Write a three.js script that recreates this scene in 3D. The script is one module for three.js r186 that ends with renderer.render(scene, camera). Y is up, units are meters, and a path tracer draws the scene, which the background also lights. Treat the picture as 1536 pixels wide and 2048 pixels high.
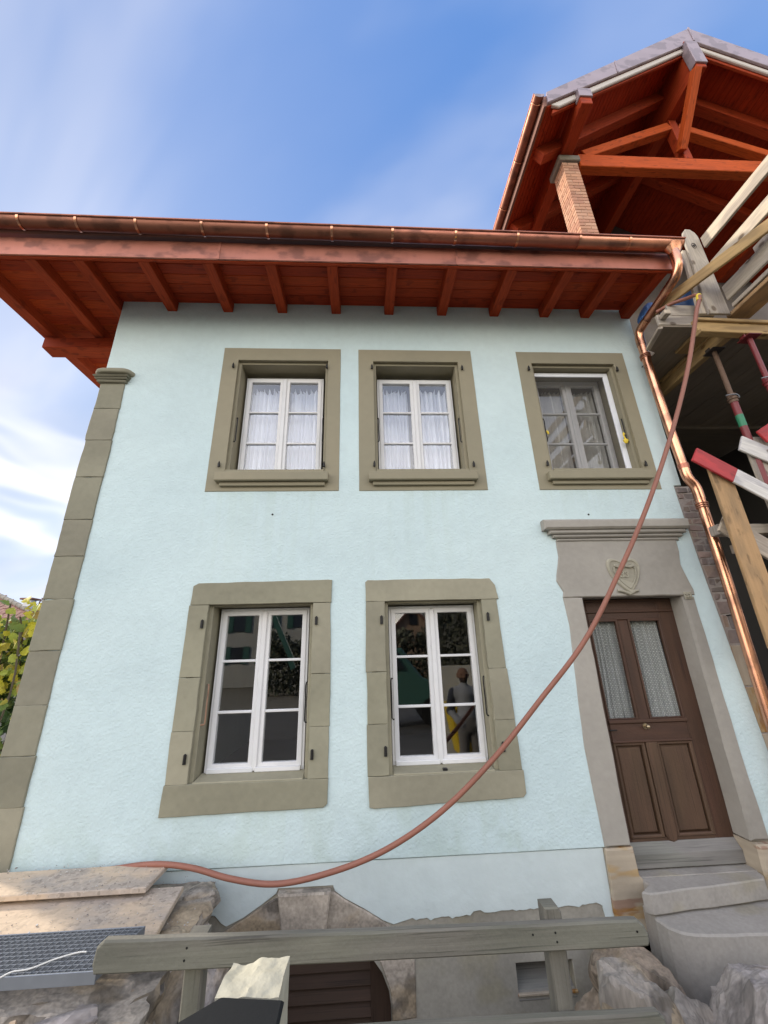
import * as THREE from 'three';
import { mergeGeometries, mergeVertices, toCreasedNormals } from 'three/addons/utils/BufferGeometryUtils.js';
import { MarchingCubes } from 'three/addons/objects/MarchingCubes.js';
import { FontLoader } from 'three/addons/loaders/FontLoader.js';
import { TextGeometry } from 'three/addons/geometries/TextGeometry.js';

// ---------------------------------------------------------------- camera, sky, sun, exposure
const scene = new THREE.Scene();
const camera = new THREE.PerspectiveCamera(104.69, 3 / 4, 0.05, 900);
camera.position.set(0, 1.6, 3.9);
camera.rotation.set(THREE.MathUtils.degToRad(20.16), THREE.MathUtils.degToRad(-3.152), THREE.MathUtils.degToRad(-1.626), 'YXZ');
const EXPOSURE = 1.5, SKY_GAIN = 1.0;
const sunDir = new THREE.Vector3(-0.76, 0.47, -0.44).normalize();
const sun = new THREE.DirectionalLight(new THREE.Color(1.0, 0.89, 0.73), 2.8);
sun.position.copy(sunDir).multiplyScalar(40); sun.castShadow = true; sun.shadow.radius = 9;
sun.shadow.mapSize.set(2048, 2048);
Object.assign(sun.shadow.camera, { left: -16, right: 16, top: 16, bottom: -16, near: 1, far: 90 });
scene.add(sun, sun.target);
const renderer = new THREE.WebGLRenderer({ antialias: true });
renderer.toneMapping = THREE.LinearToneMapping;
renderer.toneMappingExposure = EXPOSURE;
renderer.shadowMap.enabled = true;

// ---------------------------------------------------------------- random numbers and noise
function rng(seed) { let s = seed | 0; return () => { s = (s + 0x6d2b79f5) | 0; let t = Math.imul(s ^ (s >>> 15), 1 | s); t = (t + Math.imul(t ^ (t >>> 7), 61 | t)) ^ t; return ((t ^ (t >>> 14)) >>> 0) / 4294967296; }; }
const R = rng(7);
const rr = (a, b) => a + (b - a) * R();
function h3(x, y, z) { let h = Math.imul(x, 374761393) ^ Math.imul(y, 668265263) ^ Math.imul(z, 1274126177); h = Math.imul(h ^ (h >>> 13), 1103515245); return ((h ^ (h >>> 16)) >>> 0) / 4294967296; }
const sm = (t) => t * t * (3 - 2 * t), mix = (a, b, t) => a + (b - a) * t, cl = (x, a = 0, b = 1) => Math.min(b, Math.max(a, x)), ss = (a, b, x) => sm(cl((x - a) / (b - a)));
function vn(x, y, px, py, seed = 0) {          // value noise that repeats after px, py cells
  const x0 = Math.floor(x), y0 = Math.floor(y), fx = sm(x - x0), fy = sm(y - y0);
  const w = (v, p) => ((v % p) + p) % p, a = w(x0, px), b = w(x0 + 1, px), c = w(y0, py), d = w(y0 + 1, py);
  return mix(mix(h3(a, c, seed), h3(b, c, seed), fx), mix(h3(a, d, seed), h3(b, d, seed), fx), fy);
}
function fb(x, y, px, py, oct, seed = 0) { let s = 0, a = 0.5, n = 0; for (let i = 0; i < oct; i++) { s += a * vn(x * px, y * py, px, py, seed + i * 17); n += a; a *= 0.5; px *= 2; py *= 2; } return s / n; }
function n3(x, y, z, seed = 0) {
  const X = Math.floor(x), Y = Math.floor(y), Z = Math.floor(z), u = sm(x - X), v = sm(y - Y), w = sm(z - Z), q = (i, j, k) => h3(X + i, Y + j, (Z + k) * 31 + seed);
  return mix(mix(mix(q(0, 0, 0), q(1, 0, 0), u), mix(q(0, 1, 0), q(1, 1, 0), u), v), mix(mix(q(0, 0, 1), q(1, 0, 1), u), mix(q(0, 1, 1), q(1, 1, 1), u), v), w);
}
function f3(x, y, z, oct, seed = 0) { let s = 0, a = 0.5, n = 0; for (let i = 0; i < oct; i++) { s += a * n3(x, y, z, seed + i * 13); n += a; a *= 0.5; x *= 2.03; y *= 2.03; z *= 2.03; } return s / n; }

// ---------------------------------------------------------------- sky: blue with thin streaked cloud, whiter towards the sun's side, brightened and warmed behind the camera to light the facade
{
  const w = 1792, h = 896, d = new Float32Array(w * h * 4);
  for (let j = 0; j < h; j++) {
    const el = ((j + 0.5) / h - 0.5) * Math.PI, y = Math.sin(el), ch = Math.cos(el);
    for (let i = 0; i < w; i++) {
      const az = ((i + 0.5) / w - 0.5) * 2 * Math.PI, x = Math.cos(az) * ch, z = Math.sin(az) * ch, k = (j * w + i) * 4;
      const yy = Math.max(y, 0), hz = Math.pow(1 - yy, 1.5);
      let r = mix(0.055, 0.33, hz), g = mix(0.175, 0.525, hz), b = mix(0.47, 0.80, hz);
      if (y > -0.02) {
        // cloud sheet: soft streaks on a plane overhead, bent by a slow warp
        const q = 1 / (yy + 0.22), u = x * q, v = z * q;
        const wx = f3(u * 0.7 + 3, v * 0.7, 1.3, 2, 5) - 0.5, wz = f3(u * 0.7, v * 0.7 + 9, 4.1, 2, 8) - 0.5;
        const st = f3((u * 0.8 + v * 0.6) * 1.5 + wx * 2.2, (v * 0.8 - u * 0.6) * 3.2 + wz * 2.4, 2.7, 5, 21);
        const soft = f3(u * 1.5 + wx * 1.5, v * 1.7 + wz * 1.5, 7.7, 4, 40);
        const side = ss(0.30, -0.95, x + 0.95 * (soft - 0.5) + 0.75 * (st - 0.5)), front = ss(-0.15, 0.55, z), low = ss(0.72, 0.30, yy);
        const az2 = Math.atan2(x, -z), band = ss(0.50, 0.68, f3(az2 * 1.6 + 4 + yy, yy * 8 + 0.9 * az2 + (soft - 0.5) * 1.5, 5.5, 4, 91));
        const wisp = ss(0.40, 0.68, st * 0.68 + soft * 0.32), veil = Math.max(side, front);
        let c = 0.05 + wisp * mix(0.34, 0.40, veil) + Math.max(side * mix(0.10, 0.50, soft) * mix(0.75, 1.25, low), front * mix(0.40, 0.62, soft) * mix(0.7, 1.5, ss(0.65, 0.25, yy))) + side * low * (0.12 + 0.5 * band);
        const dt = Math.max(0, x * sunDir.x + y * sunDir.y + z * sunDir.z);
        c = cl(c + 0.15 * Math.pow(dt, 8));
        const shade = ss(0.35, 0.62, f3(u * 1.1 + 5 + wx, v * 2.4 + wz, 9.1, 3, 77));
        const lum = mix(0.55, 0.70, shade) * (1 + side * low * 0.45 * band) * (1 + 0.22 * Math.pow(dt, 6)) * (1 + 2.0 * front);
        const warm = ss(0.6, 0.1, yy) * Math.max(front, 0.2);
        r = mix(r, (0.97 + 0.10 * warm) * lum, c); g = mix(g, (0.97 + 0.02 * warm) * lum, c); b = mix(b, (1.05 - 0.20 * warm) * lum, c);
      } else { r = 0.25; g = 0.24; b = 0.22; }
      d[k] = r * SKY_GAIN; d[k + 1] = g * SKY_GAIN; d[k + 2] = b * SKY_GAIN; d[k + 3] = 1;
    }
  }
  const t = new THREE.DataTexture(d, w, h, THREE.RGBAFormat, THREE.FloatType);
  t.mapping = THREE.EquirectangularReflectionMapping; t.magFilter = t.minFilter = THREE.LinearFilter; t.wrapS = THREE.RepeatWrapping; t.needsUpdate = true;
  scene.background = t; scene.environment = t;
}

// ---------------------------------------------------------------- textures (uv are metres; "size" is the width and height of one tile in metres)
const toS = (c) => { c = cl(c); return Math.round(255 * (c <= 0.0031308 ? 12.92 * c : 1.055 * Math.pow(c, 1 / 2.4) - 0.055)); };
function tex(w, h, size, color, fn) {
  const d = new Uint8Array(w * h * 4);
  for (let j = 0; j < h; j++) for (let i = 0; i < w; i++) {
    const v = fn((i + 0.5) / w, (j + 0.5) / h), k = (j * w + i) * 4;
    if (Array.isArray(v)) { d[k] = color ? toS(v[0]) : 255 * cl(v[0]); d[k + 1] = color ? toS(v[1]) : 255 * cl(v[1]); d[k + 2] = color ? toS(v[2]) : 255 * cl(v[2]); }
    else d[k] = d[k + 1] = d[k + 2] = color ? toS(v) : 255 * cl(v);
    d[k + 3] = 255;
  }
  const t = new THREE.DataTexture(d, w, h); t.wrapS = t.wrapT = THREE.RepeatWrapping; t.magFilter = THREE.LinearFilter; t.minFilter = THREE.LinearMipmapLinearFilter; t.generateMipmaps = true;
  t.repeat.set(1 / size[0], 1 / size[1]); if (color) t.colorSpace = THREE.SRGBColorSpace; t.needsUpdate = true; return t;
}
const T = {
  stuccoBump: tex(1024, 1024, [1.9, 1.9], 0, (x, y) => cl(0.7 * fb(x, y, 105, 120, 2, 3) + 0.3 * fb(x, y, 46, 52, 2, 9))),
  stuccoMap: tex(512, 512, [5.3, 5.3], 1, (x, y) => { const a = fb(x, y, 5, 5, 5, 50), b = fb(x, y, 90, 90, 2, 51), s = fb(x, y, 40, 4, 3, 57); const t = fb(x, y, 9, 16, 3, 58), v = 0.84 + 0.15 * a - 0.06 * b - 0.04 * s + 0.07 * (t - 0.5); return [v * (0.97 + 0.045 * a), v, v * (1.01 - 0.03 * a)]; }),
  front: tex(1024, 1024, [7, 6.2], 1, (x, y) => {
    const X = x * 7 - 3, Y = y * 6.2, a = fb(x, y, 6, 5, 5, 50), b = fb(x, y, 130, 115, 2, 51), t = fb(x, y, 14, 26, 3, 58), st = fb(x, y, 120, 3, 3, 59), sp = fb(x, y, 40, 30, 4, 61);
    let k = 0; for (const [x0, x1, y0, L] of [[-1.66, -0.26, 3.28, 0.75], [-0.05, 1.36, 3.28, 0.7], [1.93, 3.32, 3.28, 0.3], [-1.66, -0.32, 0.45, 0.34], [0.0, 1.33, 0.45, 0.34]]) { const e = ss(x0 - 0.05, x0 + 0.1, X) * ss(x1 + 0.05, x1 - 0.1, X); if (Y < y0) k = Math.max(k, e * Math.exp(-(y0 - Y) / (L * (0.3 + st))) * ss(0.42, 0.72, st)); }
    const foot = ss(0.62, 0.1, Y) * ss(0.40, 0.66, sp), v = 0.87 + 0.12 * a - 0.06 * b + 0.07 * (t - 0.5);
    const d = 1 - 0.035 * k - 0.09 * foot; return [v * (0.975 + 0.04 * a) * d, v * (d + 0.006 * foot), v * (1.01 - 0.03 * a) * (d - 0.03 * k - 0.03 * foot)]; }),
  smear: tex(512, 512, [2.3, 2.3], 1, (x, y) => { const a = fb(x, y, 3, 4, 6, 70), b = fb(x, y, 60, 60, 2, 71); return cl(0.68 + 0.42 * a - 0.1 * b); }),
  cement: tex(512, 512, [1.3, 1.3], 1, (x, y) => { const a = 0.5 + 1.35 * (fb(x, y, 3, 3, 6, 80) - 0.5), b = fb(x, y, 70, 70, 3, 81), m = ss(0.52, 0.75, fb(x, y, 4, 5, 4, 84)); const v = 0.62 + 0.45 * a - 0.18 * b; return [v, v * (1 - 0.02 * m), v * (1 - 0.13 * m)]; }),
  roughBump: tex(512, 512, [0.9, 0.9], 0, (x, y) => fb(x, y, 12, 12, 6, 90)),
  fineBump: tex(512, 512, [0.45, 0.45], 0, (x, y) => fb(x, y, 30, 30, 4, 95)),
  grain: tex(1024, 512, [2.1, 0.5], 1, (x, y) => { const w = fb(x, y, 4, 6, 4, 100), g = fb(x, y + w * 0.05, 6, 70, 3, 101), rg = 0.5 + 0.5 * Math.sin((y * 14 + w * 5) * 6.283); const kn = ss(0.74, 0.80, fb(x, y, 18, 12, 2, 105)); return cl((0.52 + 0.34 * g + 0.16 * rg + 0.16 * (w - 0.5)) * (1 - 0.3 * kn)); }),
  weather: tex(1024, 512, [1.9, 0.4], 1, (x, y) => { const w = fb(x, y, 4, 5, 4, 110), g = fb(x, y + w * 0.04, 7, 90, 4, 111), cr = ss(0.68, 0.80, fb(x, y + w * 0.03, 4, 60, 3, 112)), st = fb(x, y, 5, 5, 5, 115); const v = (0.66 + 0.3 * g) * (0.62 + 0.62 * st) * (1 - 0.4 * cr); const gr = ss(0.45, 0.65, fb(x, y, 3, 2, 4, 118)); return [v * (1.0 - 0.05 * gr), v * (0.985 - 0.01 * gr), v * (0.92 - 0.05 * gr)]; }),
  plank: tex(1024, 512, [2.3, 0.55], 1, (x, y) => {
    const w = fb(x, y, 4, 6, 4, 120); let g = 0.78 + 0.2 * fb(x, y + w * 0.05, 5, 60, 3, 121) - 0.12 * (0.5 + 0.5 * Math.sin((y * 12 + w * 5) * 6.283)), kd = 0;
    for (let i = 0; i < 9; i++) { const kx = h3(i, 1, 5), ky = h3(i, 2, 5), dx = Math.min(Math.abs(x - kx), 1 - Math.abs(x - kx)) * 2.3, dy = Math.min(Math.abs(y - ky), 1 - Math.abs(y - ky)) * 0.55; kd = Math.max(kd, ss(0.034, 0.014, Math.hypot(dx * 0.7, dy) + 0.01 * (w - 0.5))); }
    const dirt = ss(0.5, 0.72, fb(x, y, 5, 4, 6, 125));
    const v = g * (1 - 0.6 * kd) * (1 - 0.30 * dirt); return [v, v * (1 - 0.12 * kd), v * (1 - 0.22 * kd + 0.06 * dirt)];
  }),
  dirtyPlank: tex(1024, 512, [1.6, 0.5], 1, (x, y) => { const w = fb(x, y, 4, 6, 4, 130), g = 0.8 + 0.2 * fb(x, y + w * 0.05, 5, 60, 3, 131), m = fb(x, y, 4, 4, 6, 133), p = ss(0.40, 0.62, m), sp = ss(0.60, 0.80, fb(x, y, 14, 10, 5, 135)); const v = g * (1 - 0.38 * sp); return [v * mix(1, 0.72, p), v * mix(0.9, 0.68, p), v * mix(0.78, 0.63, p)]; }),
  formwork: tex(512, 512, [2.0, 2.0], 1, (x, y) => { const g = fb(x, y, 5, 50, 3, 140), m = fb(x, y, 4, 4, 5, 141); return cl(0.45 + 0.3 * g + 0.4 * m); }),
  copperMap: tex(1024, 256, [2.6, 0.65], 1, (x, y) => { const a = fb(x, y, 5, 3, 5, 150), d = ss(0.5, 0.75, fb(x, y, 14, 5, 5, 151)), st = fb(x, y, 60, 2, 3, 153); const v = 0.74 + 0.3 * a - 0.1 * st; return [v * (1 - 0.42 * d), v * (0.97 - 0.38 * d), v * (0.95 - 0.34 * d)]; }),
  copperRough: tex(512, 256, [2.6, 0.65], 0, (x, y) => [0, 0.52 + 0.4 * fb(x, y, 8, 4, 5, 155), 0]),
  tinMap: tex(512, 256, [1.4, 0.7], 1, (x, y) => { const a = fb(x, y, 4, 4, 5, 160), s = ss(0.55, 0.62, fb(x, y, 9, 7, 5, 161)); return cl(0.86 + 0.2 * a - 0.22 * s); }),
  rockMap: tex(1024, 1024, [1.3, 1.3], 1, (x, y) => { const a = fb(x, y, 4, 4, 6, 170), v = fb(x + a * 0.15, y, 5, 22, 4, 171), s = fb(x, y, 90, 90, 2, 172), o = ss(0.56, 0.74, fb(x, y, 4, 5, 4, 173)), dk = ss(0.58, 0.7, fb(x, y, 8, 8, 5, 175)); const cr = ss(0.035, 0.0, Math.abs(fb(x, y, 7, 7, 5, 177) - 0.5)), l = cl((0.42 + 0.62 * a + 0.45 * (v - 0.5) - 0.36 * (s - 0.4)) * (1 - 0.42 * dk) * (1 - 0.16 * cr * ss(0.4, 0.6, a))); return [l, l * (0.97 - 0.09 * o), l * (0.93 - 0.24 * o)]; }),
  rockBump: tex(1024, 1024, [1.1, 1.1], 0, (x, y) => { const a = fb(x, y, 8, 8, 7, 180), r = 1 - Math.abs(2 * fb(x, y, 11, 11, 4, 181) - 1); return cl(0.6 * a + 0.4 * r); }),
  caked: tex(1024, 1024, [1.5, 1.5], 1, (x, y) => { const g = 0.85 + 0.15 * fb(x, y, 3, 60, 3, 210), m = fb(x, y, 4, 5, 6, 211), p = ss(0.38, 0.60, m), f = fb(x, y, 46, 52, 3, 212), sp = ss(0.60, 0.70, f), wsp = ss(0.66, 0.74, fb(x, y, 60, 60, 2, 214)); const v = g * mix(1, 0.80 + 0.3 * (f - 0.4), p) * (1 - 0.35 * sp * (0.4 + 0.6 * p)) + 0.12 * wsp * p; return [v * mix(1, 0.86, p), v * mix(0.90, 0.84, p), v * mix(0.76, 0.82, p)]; }),
  rust: tex(512, 512, [0.8, 0.8], 1, (x, y) => { const a = fb(x, y, 3, 3, 6, 190), w = fb(x, y, 26, 3, 4, 191), o = ss(0.55, 0.7, fb(x, y, 9, 2, 4, 192)), d = ss(0.62, 0.72, fb(x, y, 12, 2, 5, 193)); const l = 0.62 + 0.45 * a - 0.2 * w; return [l * (1 - 0.25 * d), l * (0.96 - 0.16 * o - 0.4 * d), l * (0.88 - 0.38 * o - 0.4 * d)]; }),
};

// ---------------------------------------------------------------- materials
const C = (r, g, b) => new THREE.Color().setRGB(r, g, b);
const mat = (name, c, o = {}) => { const { phys, ...p } = o; const m = new (phys ? THREE.MeshPhysicalMaterial : THREE.MeshStandardMaterial)({ color: C(...c), roughness: 0.85, ...p }); m.name = name; return m; };
const M = {
  stucco: mat('stucco', [0.575, 0.705, 0.69], { map: T.stuccoMap, bumpMap: T.stuccoBump, bumpScale: 0.004, roughness: 0.95 }),
  stuccoFront: mat('front stucco', [0.61, 0.74, 0.755], { map: T.front, bumpMap: T.stuccoBump, bumpScale: 0.004, roughness: 0.95 }),
  baseCoat: mat('base coat', [0.64, 0.725, 0.725], { map: T.stuccoMap, bumpMap: T.roughBump, bumpScale: 0.004, roughness: 0.95 }),
  cement: mat('cement render', [0.40, 0.375, 0.315], { map: T.cement, bumpMap: T.roughBump, bumpScale: 0.004 }),
  concrete: mat('concrete', [0.43, 0.40, 0.355], { map: T.cement, bumpMap: T.roughBump, bumpScale: 0.004 }),
  trim: mat('painted trim', [0.335, 0.312, 0.22], { map: T.smear, bumpMap: T.roughBump, bumpScale: 0.0025, roughness: 0.8 }),
  trimUp: mat('painted trim upper', [0.305, 0.272, 0.185], { map: T.stuccoMap, bumpMap: T.fineBump, bumpScale: 0.0008, roughness: 0.7 }),
  quoin: mat('painted quoin', [0.285, 0.268, 0.195], { map: T.smear, bumpMap: T.roughBump, bumpScale: 0.003 }),
  trims: [[0.335, 0.318, 0.228], [0.325, 0.308, 0.218], [0.347, 0.325, 0.236]].map((c, i) => mat('painted trim ' + i, c, { map: T.smear, bumpMap: T.roughBump, bumpScale: 0.0035, roughness: 0.8 })),
  quoins: [[0.29, 0.275, 0.20], [0.275, 0.262, 0.19], [0.302, 0.284, 0.21]].map((c, i) => mat('painted quoin ' + i, c, { map: T.smear, bumpMap: T.roughBump, bumpScale: 0.0045 })),
  doorStone: mat('door stone', [0.385, 0.36, 0.315], { map: T.smear, bumpMap: T.roughBump, bumpScale: 0.003 }),
  crest: mat('crest', [0.37, 0.345, 0.27], { map: T.smear, bumpMap: T.fineBump, bumpScale: 0.002 }),
  rustStone: mat('stained stone', [0.50, 0.44, 0.36], { map: T.rust, bumpMap: T.rockBump, bumpScale: 0.006 }),
  archStone: mat('arch stone', [0.52, 0.465, 0.40], { map: T.rockMap, bumpMap: T.rockBump, bumpScale: 0.008 }),
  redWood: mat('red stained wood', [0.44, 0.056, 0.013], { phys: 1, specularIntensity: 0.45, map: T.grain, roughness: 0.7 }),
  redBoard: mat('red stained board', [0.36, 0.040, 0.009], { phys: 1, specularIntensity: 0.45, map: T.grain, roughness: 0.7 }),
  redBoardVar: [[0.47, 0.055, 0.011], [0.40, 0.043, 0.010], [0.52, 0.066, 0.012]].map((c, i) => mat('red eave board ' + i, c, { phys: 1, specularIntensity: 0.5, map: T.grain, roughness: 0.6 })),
  litRedWood: mat('lit red timber', [0.62, 0.105, 0.018], { phys: 1, specularIntensity: 0.4, map: T.grain, roughness: 0.7 }),  // brighter copy of the red stain; light on the timbers put into the colour
  redSoffit: mat('red stained soffit', [0.44, 0.044, 0.009], { phys: 1, specularIntensity: 0.4, map: T.grain, roughness: 0.7 }),
  copper: mat('copper', [0.80, 0.40, 0.27], { metalness: 1, roughness: 0.55, map: T.copperMap, roughnessMap: T.copperRough }),
  copperDull: mat('tarnished copper', [0.52, 0.215, 0.15], { metalness: 0.8, roughness: 0.62, map: T.copperMap, roughnessMap: T.copperRough }),
  gutterBrown: mat('browned copper', [0.34, 0.15, 0.10], { metalness: 0.85, roughness: 0.75, map: T.copperMap, roughnessMap: T.copperRough }),
  copperNew: mat('bright copper', [0.90, 0.46, 0.29], { metalness: 1, roughness: 0.38, map: T.copperMap, roughnessMap: T.copperRough }),
  tin: mat('grey tin', [0.37, 0.30, 0.32], { metalness: 0.35, roughness: 0.5, map: T.tinMap }),
  ivory: mat('ivory strip', [0.55, 0.50, 0.45], { roughness: 0.7 }),
  whiteFrame: mat('white window paint', [0.80, 0.795, 0.80], { roughness: 0.35, map: T.stuccoMap }),
  screenFrame: mat('screen frame', [0.80, 0.82, 0.86], { roughness: 0.4 }),
  screenMesh: mat('screen mesh', [0.10, 0.095, 0.09], { roughness: 0.9, transparent: true, opacity: 0.34, side: THREE.DoubleSide }),
  glass: mat('glass', [0.97, 0.985, 0.98], { phys: 1, transmission: 1, thickness: 0, roughness: 0.0, ior: 2.25 }),
  doorGlass: mat('door glass', [0.95, 0.97, 0.97], { phys: 1, transmission: 1, thickness: 0, roughness: 0.02, ior: 1.5 }),
  sheer: mat('sheer curtain', [0.84, 0.87, 0.96], { phys: 1, transmission: 0.3, thickness: 0, roughness: 1, side: THREE.DoubleSide }),  // blue of the reflected sky tinted into the white cloth
  sheerDark: mat('sheer grey curtain', [0.90, 0.88, 0.84], { phys: 1, transmission: 0.3, thickness: 0, roughness: 1, side: THREE.DoubleSide }),
  lace: mat('lace', [0.86, 0.86, 0.82], { phys: 1, transmission: 0.25, thickness: 0, roughness: 1, side: THREE.DoubleSide, map: tex(512, 512, [0.16, 0.16], 1, (x, y) => { const c = 10, fx = x * c, fy = y * c, o = Math.floor(fy) % 2 ? 0.5 : 0, dx = ((fx + o) % 1) - 0.5, dy = (fy % 1) - 0.5, k = h3(Math.floor(fx + o), Math.floor(fy), 3); return mix(0.42, 1, ss(0.3, 0.12, Math.hypot(dx, dy) * (0.8 + 0.6 * k))) * (0.9 + 0.1 * fb(x, y, 60, 60, 1, 4)); }) }),
  iron: mat('black iron', [0.018, 0.017, 0.016], { roughness: 0.5, metalness: 0.4 }),
  door: mat('brown door', [0.088, 0.041, 0.025], { map: T.weather, bumpMap: T.fineBump, bumpScale: 0.0015, roughness: 0.6 }),
  doorLow: mat('worn brown door', [0.112, 0.062, 0.038], { map: T.weather, bumpMap: T.fineBump, bumpScale: 0.001, roughness: 0.6 }),
  brass: mat('old brass', [0.42, 0.34, 0.22], { metalness: 0.9, roughness: 0.4 }),
  greyWood: mat('grey wood', [0.26, 0.25, 0.245], { map: T.weather, roughness: 0.8 }),
  railWood: mat('weathered rail', [0.225, 0.213, 0.185], { map: T.weather, bumpMap: T.fineBump, bumpScale: 0.002, roughness: 0.9 }),
  cellarDoor: mat('cellar door', [0.075, 0.042, 0.028], { map: T.weather, roughness: 0.75 }),
  brick: ['0.60,0.315,0.19', '0.54,0.27,0.17', '0.64,0.36,0.23'].map((s, i) => mat('facing brick ' + i, s.split(',').map(Number), { map: T.smear, bumpMap: T.fineBump, bumpScale: 0.001, roughness: 0.8 })),
  mortar: mat('mortar', [0.42, 0.33, 0.26], { roughness: 0.95 }),
  oldBrick: [[0.34, 0.265, 0.235], [0.29, 0.235, 0.215], [0.25, 0.215, 0.20], [0.37, 0.28, 0.245]].map((c, i) => mat('old brick ' + i, c, { map: T.cement, bumpMap: T.rockBump, bumpScale: 0.004, roughness: 0.95 })),
  oldMortar: mat('old mortar', [0.42, 0.375, 0.34], { map: T.cement, bumpMap: T.rockBump, bumpScale: 0.008 }),
  cap: mat('pillar cap', [0.36, 0.33, 0.28], { map: T.cement, roughness: 0.9 }),
  greyWall: mat('grey wall', [0.20, 0.17, 0.15], { map: T.cement }),
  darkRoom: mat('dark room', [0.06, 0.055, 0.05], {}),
  roomWall: mat('room wall', [0.16, 0.15, 0.14], {}),
  newPlank: mat('pale plank', [0.66, 0.56, 0.43], { map: T.plank, roughness: 0.85 }),
  yellowPlank: mat('yellow plank', [0.56, 0.37, 0.16], { map: T.plank, roughness: 0.8 }),
  greyPlank: mat('greyed plank', [0.52, 0.455, 0.37], { map: T.plank, bumpMap: T.fineBump, bumpScale: 0.0015 }),
  brownPlank: mat('stained plank', [0.48, 0.33, 0.185], { map: T.dirtyPlank, bumpMap: T.fineBump, bumpScale: 0.0015 }),
  cementPlank: mat('cement caked plank', [0.64, 0.55, 0.465], { map: T.caked, bumpMap: T.rockBump, bumpScale: 0.012, roughness: 0.95 }),
  pinkPlank: mat('reddish plank edge', [0.42, 0.27, 0.20], { map: T.dirtyPlank }),
  formwork: mat('formwork panel', [0.30, 0.245, 0.185], { map: T.formwork, roughness: 0.8 }),
  redPaint: mat('red barrier paint', [0.55, 0.045, 0.055], { map: T.dirtyPlank, roughness: 0.6 }),
  whitePaint: mat('white barrier paint', [0.80, 0.77, 0.72], { map: T.plank, roughness: 0.7 }),
  redSteel: mat('red painted steel', [0.22, 0.03, 0.034], { roughness: 0.45, map: T.smear }),
  greenBand: mat('green paint', [0.03, 0.22, 0.11], { roughness: 0.5 }),
  rustSteel: mat('rusty steel', [0.20, 0.125, 0.085], { roughness: 0.7, metalness: 0.3, map: T.smear }),
  darkSteel: mat('dark steel', [0.06, 0.05, 0.045], { roughness: 0.6, metalness: 0.4 }),
  galv: mat('galvanised steel', [0.31, 0.33, 0.36], { metalness: 0.55, roughness: 0.5, map: T.smear }),
  hose: mat('red rubber hose', [0.32, 0.13, 0.088], { roughness: 0.6, map: T.smear }),
  yellow: mat('yellow plastic', [0.80, 0.60, 0.05], { roughness: 0.6 }),
  blue: mat('blue plastic', [0.06, 0.16, 0.42], { roughness: 0.45, map: T.smear }),
  whiteString: mat('white string', [0.80, 0.78, 0.72], {}),
  rock: mat('rock', [0.50, 0.455, 0.40], { map: T.rockMap, bumpMap: T.rockBump, bumpScale: 0.028, roughness: 0.95 }),
  rockPale: mat('pale rock', [0.60, 0.545, 0.52], { map: T.rockMap, bumpMap: T.rockBump, bumpScale: 0.028, roughness: 0.9 }),
  rockBrown: mat('brown rock', [0.42, 0.34, 0.26], { map: T.rockMap, bumpMap: T.rockBump, bumpScale: 0.028, roughness: 0.95 }),
  rubble: mat('rubble mortar', [0.47, 0.42, 0.36], { map: T.rockMap, bumpMap: T.rockBump, bumpScale: 0.028 }),
  pebble: [[0.45, 0.42, 0.38], [0.60, 0.57, 0.53], [0.30, 0.27, 0.24]].map((c, i) => mat('pebble ' + i, c, { map: T.smear })),
  black: mat('black plastic', [0.007, 0.008, 0.010], { phys: 1, specularIntensity: 0.5, roughness: 0.6, bumpMap: T.fineBump, bumpScale: 0.0004 }),
  cream: mat('cream stone', [0.50, 0.47, 0.36], { map: T.smear, bumpMap: T.roughBump, bumpScale: 0.012, roughness: 0.75 }),
  ground: mat('earth', [0.27, 0.235, 0.17], { map: T.cement, bumpMap: T.roughBump, bumpScale: 0.01 }),
  asphalt: mat('asphalt', [0.13, 0.125, 0.115], { map: T.cement, bumpMap: T.fineBump, bumpScale: 0.003 }),
  tileRed: mat('roof tile', [0.27, 0.13, 0.095], { map: T.smear, roughness: 0.8 }),
};

// ---------------------------------------------------------------- builders
const V = (x, y, z) => new THREE.Vector3(x, y, z), worldOf = new WeakMap(), used = new Map();
const numbered = (n) => { const k = used.get(n) || 0; used.set(n, k + 1); return k ? n + '_' + String(k).padStart(3, '0') : n; };
const meta = (o, label, category, group, kind) => { if (label) o.userData.label = label; if (category) o.userData.category = category; if (group) o.userData.group = group; if (kind) o.userData.kind = kind; return o; };
function thing(name, label, category, p = [0, 0, 0], group) { const o = new THREE.Group(); o.name = numbered(name); o.position.set(...p); worldOf.set(o, o.position.clone()); scene.add(o); return meta(o, label, category, group); }
function part(name, parent, p) { const o = new THREE.Group(), w = worldOf.get(parent); o.name = name; const q = p ? V(...p) : w.clone(); o.position.copy(q).sub(w); worldOf.set(o, q); parent.add(o); return o; }
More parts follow.
